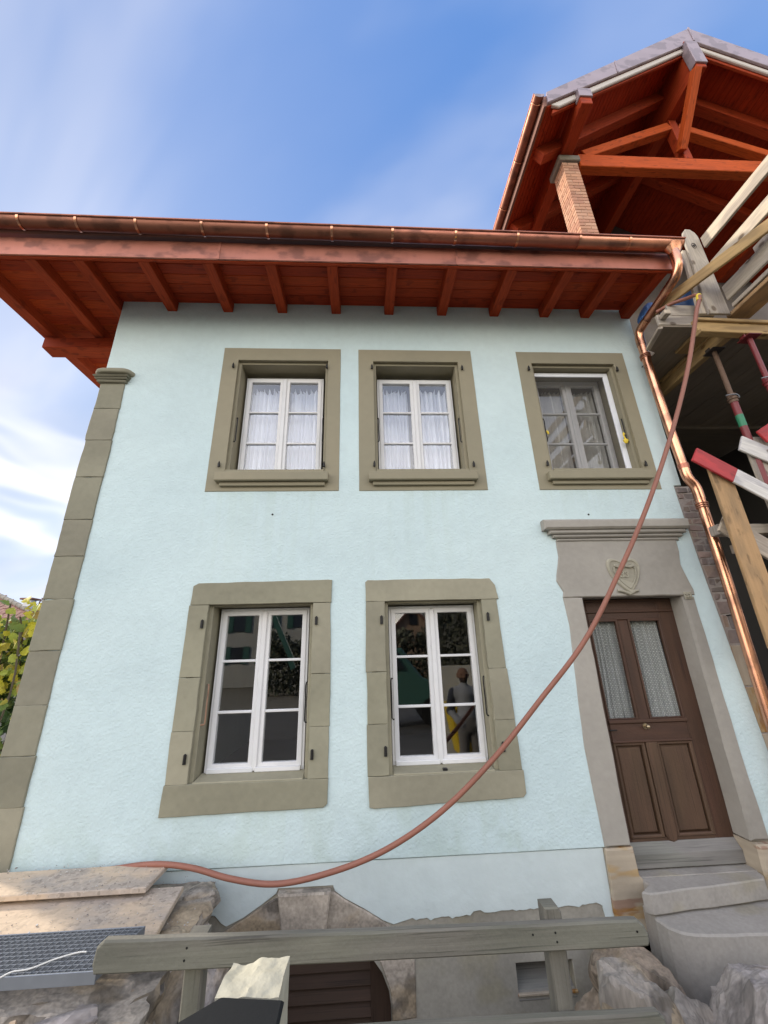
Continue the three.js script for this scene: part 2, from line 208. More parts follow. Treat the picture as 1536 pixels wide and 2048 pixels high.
// project uv in metres onto every face; "grain" is the axis along which u runs
function uvm(geo, grain = 0, off = [R() * 9, R() * 9]) {
  const g = geo.index ? geo.toNonIndexed() : geo, p = g.attributes.position, n = p.count, uv = new Float32Array(n * 2), a = V(), b = V(), c = V();
  for (let i = 0; i < n; i += 3) {
    a.fromBufferAttribute(p, i); b.fromBufferAttribute(p, i + 1); c.fromBufferAttribute(p, i + 2);
    const nn = b.clone().sub(a).cross(c.clone().sub(a)), ax = [Math.abs(nn.x), Math.abs(nn.y), Math.abs(nn.z)], m = ax.indexOf(Math.max(...ax));
    const others = [0, 1, 2].filter((k) => k !== m), iu = others.includes(grain) ? grain : others[0], iv = others.find((k) => k !== iu);
    [a, b, c].forEach((v, k) => { const q = [v.x, v.y, v.z]; uv[(i + k) * 2] = q[iu] + off[0]; uv[(i + k) * 2 + 1] = q[iv] + off[1]; });
  }
  g.setAttribute('uv', new THREE.BufferAttribute(uv, 2)); g.userData.uv = 1; return g;
}
function put(name, geo, m, parent, o = {}) {            // geometry in world coordinates becomes one named mesh around its own centre
  const list = Array.isArray(geo) ? geo : [geo];
  const gs = list.map((g) => { const q = g.userData.uv ? g : uvm(g, o.grain ?? 0); for (const k of Object.keys(q.attributes)) if (!['position', 'normal', 'uv', ...(o.color ? ['color'] : [])].includes(k)) q.deleteAttribute(k); return q; });
  const g = gs.length > 1 ? mergeGeometries(gs) : gs[0].clone(); g.computeBoundingBox();
  const c = g.boundingBox.getCenter(V()); g.translate(-c.x, -c.y, -c.z);
  const s = new THREE.Mesh(g, m); s.castShadow = s.receiveShadow = true;
  if (parent) { s.name = name; s.position.copy(c).sub(worldOf.get(parent)); worldOf.set(s, c); parent.add(s); } else { s.name = numbered(name); s.position.copy(c); worldOf.set(s, c); scene.add(s); }
  if (o.label || o.category || o.group || o.kind) meta(s, o.label, o.category, o.group, o.kind);
  return s;
}
const sub = (name, geo, m, parent, o) => put(name, geo, m, parent, o);
function chamfer(w, h, d, c = 0.004, jit = 0) {         // a box with bevelled edges (44 triangles), optionally uneven at the corners
  const H = [w / 2, h / 2, d / 2], pos = [], S = [-1, 1], J = {};
  c = Math.min(c, w * 0.45, h * 0.45, d * 0.45);
  const v = (ax, s) => { const k = s.join(), j = J[k] || (J[k] = [0, 1, 2].map(() => (R() - 0.5) * 2 * jit)); return s.map((q, i) => q * (H[i] - (i === ax ? 0 : c)) + j[i]); };
  const tri = (a, b, d2) => { const n = V().subVectors(V(...b), V(...a)).cross(V().subVectors(V(...d2), V(...a))), m = V(...a).add(V(...b)).add(V(...d2)); n.dot(m) > 0 ? pos.push(...a, ...b, ...d2) : pos.push(...a, ...d2, ...b); };
  const quad = (a, b, d2, e) => { tri(a, b, d2); tri(a, d2, e); };
  for (let ax = 0; ax < 3; ax++) for (const s of S) { const [i, k] = [0, 1, 2].filter((q) => q !== ax), mk = (p, q) => { const r = [0, 0, 0]; r[ax] = s; r[i] = p; r[k] = q; return v(ax, r); }; quad(mk(-1, -1), mk(1, -1), mk(1, 1), mk(-1, 1)); }
  for (let ax = 0; ax < 3; ax++) { const [i, k] = [0, 1, 2].filter((q) => q !== ax); for (const p of S) for (const q of S) { const mk = (t, f) => { const r = [0, 0, 0]; r[ax] = t; r[i] = p; r[k] = q; return v(f, r); }; quad(mk(-1, i), mk(1, i), mk(1, k), mk(-1, k)); } }
  for (const x of S) for (const y of S) for (const z of S) tri(v(0, [x, y, z]), v(1, [x, y, z]), v(2, [x, y, z]));
  const g = new THREE.BufferGeometry(); g.setAttribute('position', new THREE.Float32BufferAttribute(pos, 3)); g.computeVertexNormals(); return g;
}
// box from min to max corner
const bx = (x0, x1, y0, y1, z0, z1, c = 0.004, grain, jit = 0) => { const w = x1 - x0, h = y1 - y0, d = z1 - z0, g = chamfer(w, h, d, c, jit); g.translate((x0 + x1) / 2, (y0 + y1) / 2, (z0 + z1) / 2); return uvm(g, grain ?? (w >= h && w >= d ? 0 : h >= d ? 1 : 2)); };
// bar from a to b: h is its height (towards "up"), w its thickness
function bar(a, b, h, w, c = 0.005, up = V(0, 1, 0)) {
  const A = V(...a), B = V(...b), X = B.clone().sub(A), L = X.length(); X.normalize(); const Z = X.clone().cross(up).normalize(), Y = Z.clone().cross(X);
  const g = uvm(chamfer(L, h, w, c), 0); g.applyMatrix4(new THREE.Matrix4().makeBasis(X, Y, Z).setPosition(A.add(B).multiplyScalar(0.5))); return g;
}
const shp = (p) => new THREE.Shape(p.map(([x, y]) => new THREE.Vector2(x, y)));
function ext(pts, z0, z1, holes = [], b = 0.004, grain = 0) {   // outline in x, y pushed from z0 to z1 with bevelled rims
  const s = Array.isArray(pts) ? shp(pts) : pts; for (const q of holes) s.holes.push(!Array.isArray(q) ? q : new THREE.Path(q.map(([x, y]) => new THREE.Vector2(x, y))));
  const g = new THREE.ExtrudeGeometry(s, { depth: Math.max(1e-3, z1 - z0 - 2 * b), bevelEnabled: b > 0, bevelThickness: b, bevelSize: b, bevelOffset: -b, bevelSegments: 1, curveSegments: 10 });
  g.translate(0, 0, z0 + b); return uvm(g, grain);
}
const rect = (x0, x1, y0, y1) => [[x0, y0], [x1, y0], [x1, y1], [x0, y1]];
function rough(pts, amp, step = 0.12, seed = 1) {       // an outline with slightly wavering edges
  const o = []; pts.forEach((p, i) => { const q = pts[(i + 1) % pts.length], L = Math.hypot(q[0] - p[0], q[1] - p[1]), n = Math.max(1, Math.round(L / step)), nx = -(q[1] - p[1]) / L, ny = (q[0] - p[0]) / L; for (let k = 0; k < n; k++) { const t = k / n, x = mix(p[0], q[0], t), y = mix(p[1], q[1], t), a = (k ? 1 : 0.35) * (f3(x * 6, y * 6, seed * 3.3, 2, seed) - 0.5) * 2 * amp; o.push([x + nx * a, y + ny * a]); } }); return o;
}
function tube(pts, r, seg = 40, rad = 10) { const c = new THREE.CatmullRomCurve3(pts.map((p) => V(...p)), false, 'centripetal'), g = new THREE.TubeGeometry(c, seg, r, rad); const uv = g.attributes.uv, L = c.getLength(); for (let i = 0; i < uv.count; i++) uv.setXY(i, uv.getX(i) * L, uv.getY(i) * r * 6.28); const q = g.toNonIndexed(); q.userData.uv = 1; return q; }
function cyl(a, b, r0, r1 = r0, rad = 14, open = false) { const A = V(...a), B = V(...b), d = B.clone().sub(A), L = d.length(), g = new THREE.CylinderGeometry(r1, r0, L, rad, 1, open); const uv = g.attributes.uv; for (let i = 0; i < uv.count; i++) uv.setXY(i, uv.getY(i) * L, uv.getX(i) * r0 * 6.28); g.applyQuaternion(new THREE.Quaternion().setFromUnitVectors(V(0, 1, 0), d.normalize())); g.translate(...A.add(B).multiplyScalar(0.5).toArray()); const q = g.toNonIndexed(); q.userData.uv = 1; return q; }
function stone(c, s, seed, amp = 0.22, det = 3, ry = 0, rz = 0, flat = 0.5) {   // a rough field stone: a ball split along flat planes, with a broken surface
  const g0 = new THREE.IcosahedronGeometry(1, det > 3 ? det * 3 : det); g0.deleteAttribute('uv'); g0.deleteAttribute('normal'); const g = mergeVertices(g0, 1e-4), p = g.attributes.position, v = V(), q = rng(seed * 91 + 7), pl = [];
  for (let i = 0; i < 15; i++) { const n = V(q() * 2 - 1, q() * 2 - 1, q() * 2 - 1); if (i < 6) n.set(i < 2 ? (i ? 1 : -1) : 0, i > 1 && i < 4 ? (i > 2 ? 1 : -1) : 0, i > 3 ? (i > 4 ? 1 : -1) : 0).addScaledVector(V(q() - 0.5, q() - 0.5, q() - 0.5), 0.7); pl.push([n.normalize(), 0.70 + 0.24 * q()]); }
  const fine = det > 3 ? 1 : 0.4;
  for (let i = 0; i < p.count; i++) {
    v.fromBufferAttribute(p, i); let r = 1.12; for (const [n, d] of pl) { const t = v.dot(n); if (t > 0.05) r = Math.min(r, d / t); }
    r = mix(1, r, cl(flat * 1.7));
    const a = f3(v.x * 1.6 + seed, v.y * 1.6, v.z * 1.6 - seed, 3, seed), k = 1 - Math.abs(2 * f3(v.x * 3.4 + seed, v.y * 5.2, v.z * 3.4, 4, seed + 5) - 1), b = f3(v.x * 11 + seed, v.y * 14, v.z * 11, 4, seed + 9);
    v.multiplyScalar(r * (1 + amp * ((a - 0.5) * 0.9 + (k - 0.6) * 0.34 + (b - 0.5) * 0.34 * fine))); p.setXYZ(i, v.x * s[0], v.y * s[1], v.z * s[2]);
  }
  g.computeVertexNormals(); const k = toCreasedNormals(g, 0.55), P = k.attributes.position, uv = new Float32Array(P.count * 2), ou = q() * 5, ov = q() * 5;
  for (let i = 0; i < P.count; i += 3) { const m = [0, 1, 2].map((e) => V().fromBufferAttribute(P, i + e)), ce = m[0].clone().add(m[1]).add(m[2]), ax = [Math.abs(ce.x) / s[0], Math.abs(ce.y) / s[1], Math.abs(ce.z) / s[2]], d = ax.indexOf(Math.max(...ax)); m.forEach((w, e) => { uv[(i + e) * 2] = (d === 0 ? w.z : w.x) + ou; uv[(i + e) * 2 + 1] = (d === 1 ? w.z : w.y) + ov; }); }
  k.setAttribute('uv', new THREE.BufferAttribute(uv, 2)); k.userData.uv = 1; k.rotateZ(rz); k.rotateY(ry); k.translate(...c); return k;
}
function wavy(x0, x1, y0, y1, z, folds, amp, seed, top = 0, nx = 72, ny = 16) {  // hanging cloth with folds, a gathered or scalloped top edge
  const g = new THREE.PlaneGeometry(x1 - x0, y1 - y0, nx, ny), p = g.attributes.position, w = x1 - x0;
  for (let i = 0; i < p.count; i++) { const u = p.getX(i) / w + 0.5, t = p.getY(i) / (y1 - y0) + 0.5, ph = u * folds * 6.283 + 2.2 * f3(u * 4 + seed, t * 1.2, seed, 2, seed) * 3; p.setX(i, p.getX(i) * (1 - 0.04 * t) + 0.006 * Math.sin(ph + 1.5)); p.setZ(i, amp * (Math.sin(ph) + 0.4 * Math.sin(ph * 2.3 + seed))); if (top) p.setY(i, p.getY(i) - top * t ** 8 * (0.5 + 0.5 * Math.sin(u * 6.283 * 5 + seed)) ** 2); }
  g.translate((x0 + x1) / 2, (y0 + y1) / 2, z); g.computeVertexNormals(); const q = g.toNonIndexed(); const uv = q.attributes.uv; for (let i = 0; i < uv.count; i++) uv.setXY(i, uv.getX(i) * w * 1.3, uv.getY(i) * (y1 - y0)); q.userData.uv = 1; return q;
}

// ---------------------------------------------------------------- ground and street
const lay = (g) => { g.userData.uv = 0; return g; };
sub('ground', lay(new THREE.CircleGeometry(400, 48).rotateX(-Math.PI / 2).translate(0, -1.45, 0)), M.ground, null, { kind: 'structure' });
sub('street', bx(-90, 90, -2.6, -0.45, 1.62, 14, 0.01), M.asphalt, null, { kind: 'structure' });
sub('yard', bx(-90, 90, -2.6, -0.52, 14.002, 70, 0.01), M.ground, null, { kind: 'structure' });

// ---------------------------------------------------------------- the light blue house
const house = thing('painted_house', 'two-storey house in pale mint blue render with olive stone window surrounds and red timber eaves', 'house', [0.25, -1.45, 0]);
const WIN = [
  { id: 'U1', x: [-1.663, -0.262], y: [3.279, 5.175], o: [-1.450, -0.444], oy: [3.52, 4.963], up: 1 },
  { id: 'U2', x: [-0.045, 1.355], y: [3.277, 5.172], o: [0.168, 1.146], oy: [3.52, 4.963], up: 1 },
  { id: 'U3', x: [1.932, 3.320], y: [3.274, 5.166], o: [2.140, 3.136], oy: [3.52, 4.958], up: 1 },
  { id: 'L1', x: [-1.650, -0.319], y: [0.454, 2.319], o: [-1.438, -0.522], oy: [0.665, 2.097], up: 0 },
  { id: 'L2', x: [0.013, 1.323], y: [0.452, 2.316], o: [0.228, 1.112], oy: [0.665, 2.092], up: 0 },
];
{
  const holes = WIN.map((w) => rect(w.x[0] + 0.05, w.x[1] - 0.05, w.y[0] + 0.05, w.y[1] - 0.05));
  const outline = [[-2.995, 0.088], [1.99, 0.088], [2.03, 0.8], [2.07, 1.85], [2.0, 2.25], [2.06, 2.5], [2.08, 2.75], [3.25, 2.75], [3.22, 2.3], [3.27, 2.1], [3.29, 0.7], [3.32, 0.088], [3.62, 0.088], [3.60, 0.73], [3.55, 1.62], [3.508, 2.386], [3.485, 2.95], [3.476, 3.315], [3.565, 3.32], [3.565, 5.93], [-2.995, 5.93]];
  sub('wall', uvm(ext(rough(outline, 0.003, 0.2, 4), -0.3, 0, holes, 0.006, 0), 0, [3, 0]), M.stuccoFront, house);
  // plinth: cement render with the thin blue base coat laid over its upper part
  const arch = [], A = (n) => { for (let i = 0; i <= n; i++) { const t = Math.PI * (1 - i / n); arch.push([-0.47 + 0.64 * Math.cos(t), -0.80 + 0.47 * Math.sin(t)]); } }; A(14); arch.push([0.17, -1.44], [-1.11, -1.44]);
  const P0 = [[-2.99, -1.45], [2.06, -1.45], [2.06, 0.083], [-2.99, 0.083]];
  sub('plinth', ext(P0, -0.32, -0.02, [arch, rect(1.113, 1.55, -0.762, -0.592)], 0.004, 0), M.cement, house);
  sub('plinth', ext([[3.3, -1.45], [3.71, -1.45], [3.71, 0.083], [3.3, 0.083]], -0.32, -0.02, [], 0.004), M.cement, house);
  const low = []; for (let x = 1.83; x > 0.32; x -= 0.028) low.push([x, -0.287 + 0.03 * (f3(x * 5, 1, 2, 3, 3) - 0.5) * 2 + (R() - 0.5) * 0.016 - (x > 0.35 && x < 0.8 ? 0.012 : 0)]);
  const bc = [[-2.98, 0.083], [-2.98, -0.25], [-1.26, -0.19], [-1.15, -0.205], [-1.10, -0.25], [-1.06, -0.27], [-0.94, -0.225], [-0.81, -0.155], [-0.70, -0.09], [-0.69, -0.06], [-0.265, -0.06], [-0.25, -0.095], [-0.17, -0.145], [-0.02, -0.215], [0.12, -0.29], [0.2, -0.318], ...low.reverse(), [1.85, -0.285], [1.862, -0.37], [1.93, -0.385], [1.935, 0.083]];
  sub('base_coat', ext(bc, -0.03, -0.010, [], 0.003), M.baseCoat, house);
  // arch stones of the cellar door
  const vs = (pts, z, s) => sub('arch_stone', ext(rough(pts, 0.008, 0.05, s), -0.30, z, [], 0.008), M.archStone, house);
  const key = ext(rough([[-0.682, -0.072], [-0.278, -0.074], [-0.312, -0.338], [-0.634, -0.334]], 0.007, 0.05, 5), -0.30, 0.055, [], 0.012); sub('keystone', key, M.archStone, house, { label: 'keystone standing proud of the arch' });
  vs([[-0.665, -0.098], [-0.80, -0.165], [-0.95, -0.24], [-1.07, -0.30], [-1.12, -0.36], [-1.15, -0.52], [-1.05, -0.60], [-0.93, -0.47], [-0.80, -0.39], [-0.63, -0.34]], -0.006, 6);
  vs([[-0.29, -0.10], [-0.255, -0.103], [-0.17, -0.15], [-0.02, -0.22], [0.13, -0.30], [0.22, -0.36], [0.09, -0.52], [-0.02, -0.43], [-0.16, -0.37], [-0.316, -0.336]], -0.006, 7);
  vs([[0.22, -0.365], [0.33, -0.45], [0.352, -0.52], [0.348, -0.84], [0.175, -0.85], [0.165, -0.70], [0.09, -0.525]], -0.004, 8);
  vs([[0.35, -0.85], [0.345, -1.44], [0.172, -1.44], [0.174, -0.858]], -0.008, 9);
  vs([[-1.15, -0.53], [-1.30, -0.55], [-1.32, -1.0], [-1.11, -1.0], [-1.09, -0.75], [-1.05, -0.61]], -0.006, 10);
  // vent box
  const vent = part('vent', house, [1.33, -0.68, 0]);
  sub('vent_sill', bar([1.11, -0.735, -0.12], [1.552, -0.735, -0.12], 0.03, 0.24, 0.004, V(0, 0.8, 0.6)), M.greyWood, vent);
  sub('vent_edge', bx(1.105, 1.56, -0.775, -0.758, -0.03, -0.008, 0.004), M.rustStone, vent);
  sub('vent_back', bx(1.05, 1.62, -0.82, -0.55, -0.5, -0.33, 0.004), M.darkRoom, vent);
  // cellar door with slats
  const cd = part('cellar_door', house, [-0.47, -1.44, -0.2]);
  for (const [x0, x1] of [[-1.12, -0.99], [0.02, 0.18]]) sub('stile', bx(x0, x1, -1.44, -0.30, -0.2, -0.15), M.cellarDoor, cd);
  for (let k = 0; k < 13; k++) sub('slat', bar([-1.0, -1.40 + k * 0.088, -0.175], [0.025, -1.40 + k * 0.088, -0.175], 0.085, 0.018, 0.004, V(0, 0.93, -0.36)), M.cellarDoor, cd);
  sub('door_back', bx(-1.2, 0.25, -1.44, -0.25, -0.30, -0.27), M.darkRoom, cd);
}
// other walls, floor and roof: they close the rooms
sub('wall', bx(-2.995, -2.70, -1.45, 6.4, -7, -0.302, 0.006, 2), M.stucco, house);
sub('wall', bx(3.41, 3.70, -1.45, 7.2, -7, -0.325, 0.006, 2), M.greyWall, house);
sub('wall', bx(-2.695, 3.405, -1.45, 7.6, -7, -6.7, 0.006, 0), M.roomWall, house);
sub('floor_slab', bx(-2.695, 3.405, 2.66, 2.98, -6.69, -0.305, 0.004), M.roomWall, house);
sub('floor_slab', bx(-2.695, 3.405, -0.35, -0.14, -6.69, -0.33, 0.004), M.roomWall, house);
sub('ceiling', bx(-2.695, 3.405, 5.6, 5.72, -6.69, -0.305, 0.004), M.roomWall, house);
sub('roof', [bar([0, 5.95, 0.78], [0, 10.2, -8.2], 0.12, 7.75, 0.01).translate(-0.36, 0.12, 0)], M.tileRed, house);
// corner stones
{
  const ys = [-0.6, 0.13, 0.555, 0.91, 1.29, 1.735, 2.187, 2.60, 2.977, 3.448, 3.892, 4.293, 4.645], b = part('corner_stones', house, [-2.87, 0, 0]);
  for (let i = 0; i < ys.length - 1; i++) {
    const a = -2.728 + (R() - 0.5) * 0.016, c = -2.728 + (R() - 0.5) * 0.016, o0 = -3.003 - R() * 0.008;
    sub('corner_stone', ext(rough([[o0, ys[i] + 0.0015], [a, ys[i] + 0.0015], [c, ys[i + 1] - 0.0015], [o0 + 0.004, ys[i + 1] - 0.0015]], 0.011, 0.055, 20 + i), -0.30, 0.012 + R() * 0.007, [], 0.005), M.quoins[(i * 5) % 3], b);
  }
  const cp = part('corner_cap', house, [-2.87, 4.7, 0]);
  [[4.64, 4.668, 0.028], [4.670, 4.694, 0.046], [4.696, 4.722, 0.062]].forEach(([a, c, e], i) => sub('cap_moulding', bx(-3.005 - e, -2.725 + e * 0.75, a, c, -0.32, 0.02 + e, 0.012, 0, 0.004), M.quoin, cp));
  { const g = new THREE.SphereGeometry(1, 28, 14), p = g.attributes.position; for (let i = 0; i < p.count; i++) { const q = ['getX', 'getY', 'getZ'].map((f) => p[f](i)).map((v) => Math.sign(v) * Math.pow(Math.abs(v), 0.5)); p.setXYZ(i, q[0] * 0.222, q[1] * 0.042 + 0.006 * f3(q[0] * 3, q[2] * 3, 1, 2, 5), q[2] * 0.232); } g.translate(-2.862, 4.762, -0.13); g.computeVertexNormals(); sub('cap_moulding', uvm(g), M.quoin, cp); }
}
// window surrounds, hinges, shutter hooks
function pintle(p, x, y, z, up) {
  const g = up ? [cyl([x, y - 0.028, z + 0.022], [x, y + 0.012, z + 0.022], 0.0125, 0.0125, 10), cyl([x, y + 0.012, z + 0.022], [x, y + 0.04, z + 0.02], 0.0125, 0.003, 10), cyl([x, y - 0.012, z - 0.012], [x, y - 0.012, z + 0.022], 0.009, 0.009, 8)]
    : [cyl([x, y - 0.034, z + 0.012], [x, y + 0.034, z + 0.012], 0.0135, 0.0125, 10), cyl([x, y + 0.034, z + 0.012], [x, y + 0.044, z + 0.012], 0.0125, 0.004, 10), cyl([x, y, z - 0.01], [x, y, z + 0.014], 0.01, 0.01, 8)];
  sub('hinge_pin', g, M.iron, p);
}
function hook(p, x, y1, y0, z, side, m = M.iron) { sub('shutter_hook', tube([[x - side * 0.02, y1 + 0.004, z - 0.03], [x, y1, z], [x + side * 0.003, mix(y0, y1, 0.5), z + 0.004], [x + side * 0.004, y0 + 0.012, z + 0.006], [x + side * 0.002, y0, z + 0.006], [x - side * 0.03, y0 - 0.004, z + 0.004]], 0.0065, 28, 8), m, p); }
WIN.forEach((w, wi) => {
  const [x0, x1] = w.x, [y0, y1] = w.y, [a, b] = w.o, [c, d] = w.oy, s = part('window_surround', house, [(x0 + x1) / 2, y0, 0]);
  w.part = s;
  const rb = 0.032, zb = -0.034;                                     // rebate for the shutters
  if (w.up) {
    sub('surround_stone', ext(rough(rect(x0, x1, y0, y1), 0.002, 0.2, wi), zb, 0.007, [rect(a - rb, b + rb, c, d + rb)], 0.003), M.trimUp, s);
    sub('reveal', ext(rect(a - 0.12, b + 0.12, c - 0.08, d + 0.12), -0.34, zb - 0.002, [rect(a, b, c, d)], 0.003), M.trimUp, s);
    sub('sill', bx(x0 + 0.103, x1 - 0.110, 3.376, 3.476, -0.30, 0.082, 0.008), M.trimUp, s);
    sub('sill', bx(x0 + 0.148, x1 - 0.147, 3.330, 3.374, -0.02, 0.040, 0.006), M.trimUp, s);
    sub('sill', bx(a - 0.02, b + 0.02, 3.478, 3.522, -0.30, 0.035, 0.006), M.trimUp, s);
    const hx = [[-1.527, -0.424, -1.544, -0.425], [0.117, 1.219, 0.123, 1.224], [2.052, 3.178, 2.062, 3.200]][wi];
    pintle(s, hx[0], 4.895, 0.007, 1); pintle(s, hx[1], 4.895, 0.007, 1); pintle(s, hx[2], 3.585, 0.007, 1); pintle(s, hx[3], 3.580, 0.007, 1);
    hook(s, a + 0.014, 4.225, 3.915, -0.06, 1); hook(s, b - 0.014, 4.225, 3.91, -0.06, -1);
  } else {
    const jy = [0.660, 1.048, 1.474, 2.108], g = 0.0012, L = wi === 3;
    const st = (pts, z, k) => sub('surround_stone', ext(rough(pts, 0.006, 0.09, 60 + wi * 20 + k), -0.30, z, [], 0.0035), M.trims[(k * 7 + wi) % 3], s);
    st(L ? [[x0 + 0.005, jy[3] + g], [x1, jy[3] + g], [x1 + 0.004, y1 + 0.006], [x1 - 0.03, y1 + 0.01], [x0 + 0.06, y1 - 0.004], [x0 + 0.012, y1 - 0.03]] : [[x0, jy[3] + g], [x1 - 0.005, jy[3] + g], [x1 - 0.025, y1 - 0.07], [x1 - 0.075, y1 - 0.003], [x0 + 0.02, y1], [x0 - 0.004, y1 - 0.02]], 0.017, 1);
    for (let i = 0; i < 3; i++) {
      const y2 = jy[i] + g, y3 = jy[i + 1] - g, j = () => (R() - 0.5) * 0.014;
      st([[x0 + j(), y2], [a - rb, y2], [a - rb, y3], [x0 + j(), y3]], 0.013 + R() * 0.004, 2 + i);
      const o1 = [[x1 + j(), y2], [x1 + j(), y3]]; if (!L) { o1[0][0] += 0.015 - i * 0.012; o1[1][0] += 0.004 - i * 0.012; }
      st([[b + rb, y2], o1[0], o1[1], [b + rb, y3]], 0.013 + R() * 0.004, 6 + i);
    }
    st(L ? [[x0 - 0.012, y0 - 0.012], [x1 - 0.03, y0 + 0.005], [x1 + 0.0, y0 + 0.03], [x1 + 0.002, jy[0] - g], [x0 - 0.004, jy[0] - g]] : [[x0 + 0.012, y0 - 0.008], [x0 + 0.05, y0 - 0.018], [x1 + 0.0, y0 + 0.012], [x1 + 0.026, y0 + 0.04], [x1 + 0.026, jy[0] - g], [x0 + 0.004, jy[0] - g]], 0.020, 10);
    sub('reveal', ext(rect(a - 0.12, b + 0.12, c - 0.1, d + 0.12), -0.34, zb, [rough(rect(a, b, c, d), 0.003, 0.2, 5)], 0.004), M.trim, s);
    sub('sill', bar([a + 0.005, c + 0.002, -0.09], [b - 0.005, c + 0.002, -0.09], 0.03, 0.20, 0.006, V(0, 0.985, 0.12)), M.trim, s);
    const hx = L ? [-1.509, -0.455, -1.510, -0.456] : [0.161, 1.190, 0.169, 1.194];
    pintle(s, hx[0], 1.93, 0.014, 0); pintle(s, hx[1], 1.938, 0.014, 0); pintle(s, hx[2], 0.84, 0.014, 0); pintle(s, hx[3], 0.838, 0.014, 0);
    if (L) hook(s, a + 0.03, 1.404, 1.09, -0.05, 1, M.pinkPlank); else hook(s, a + 0.012, 1.408, 1.08, -0.045, -0.6);
    hook(s, b - 0.012, 1.402, 1.082, -0.045, -1);
    if (!L) sub('shutter_stop', bx(0.66, 0.70, 0.668, 0.69, -0.05, -0.01, 0.004), M.iron, s);
  }
});
// two-leaf casement windows
function casement(x0, x1, y0, y1, zf, bars, o = {}) {
  const w = part('window', house, [(x0 + x1) / 2, y0, zf]), f = 0.028, sw = o.sw ?? 0.045, xm = (x0 + x1) / 2, top = o.top ?? 0.04, bot = o.bot ?? 0.03, rb = o.rb ?? 0.055, st = 0.032;
  sub('frame', ext(rect(x0, x1, y0, y1), zf - 0.07, zf, [rect(x0 + f, x1 - f, y0 + bot, y1 - f)], 0.003), M.whiteFrame, w);
  for (const s of [0, 1]) {
    const a = s ? xm + 0.004 : x0 + f - 0.006, b = s ? x1 - f + 0.006 : xm - 0.004, z = zf + 0.010, ga = a + (s ? st + 0.024 : sw), gb = b - (s ? sw : st + 0.024), gy0 = y0 + bot + rb, gy1 = y1 - f - top;
    sub('sash', ext(rect(a, b, y0 + bot - 0.004, y1 - f + 0.006), zf - 0.05, z, [rect(ga, gb, gy0, gy1)], 0.005), M.whiteFrame, w);
    const ys = [gy0, ...bars, gy1];
    for (const y of bars) sub('glazing_bar', bx(ga - 0.002, gb + 0.002, y - 0.0115, y + 0.0115, zf - 0.03, zf + 0.004, 0.004), M.whiteFrame, w);
    for (let k = 0; k < 3; k++) { const g = new THREE.PlaneGeometry(gb - ga + 0.01, ys[k + 1] - ys[k] + 0.004); g.rotateX((R() - 0.5) * 0.008 + (o.tiltX || 0)); g.rotateY((R() - 0.5) * 0.010 + (o.tiltY || 0)); g.translate((ga + gb) / 2, (ys[k] + ys[k + 1]) / 2, zf - 0.018); sub('pane', g, M.glass, w); }
    if (!o.noWB) sub('weather_bar', bx(a + 0.004, b - 0.004, y0 + bot - 0.012, y0 + bot + 0.026, zf + 0.006, zf + 0.034, 0.006), M.whiteFrame, w);
  }
  sub('astragal', bx(xm - 0.024, xm + 0.024, y0 + bot - 0.004, y1 - f - 0.004, zf + 0.008, zf + 0.026, 0.006, 1), M.whiteFrame, w);
  return w;
}
casement(-1.422, -0.482, 3.50, 4.893, -0.20, [3.973, 4.395]);
casement(0.183, 1.122, 3.50, 4.888, -0.20, [3.973, 4.395]);
casement(2.222, 3.118, 3.50, 4.955, -0.30, [4.020, 4.456]);
casement(-1.412, -0.548, 0.672, 2.088, -0.18, [1.165, 1.602]);
casement(0.240, 1.108, 0.672, 2.078, -0.18, [1.161, 1.599]);
{ // insect screen in the third upper window
  const s = part('insect_screen', house, [2.64, 3.5, -0.12]);
  sub('screen_frame', ext(rect(2.142, 3.134, 3.50, 4.940), -0.135, -0.112, [rect(2.166, 3.07, 3.53, 4.885)], 0.003), M.screenFrame, s);
  const g = new THREE.PlaneGeometry(0.92, 1.37); g.translate(2.618, 4.207, -0.126); sub('screen_mesh', g, M.screenMesh, s);
}
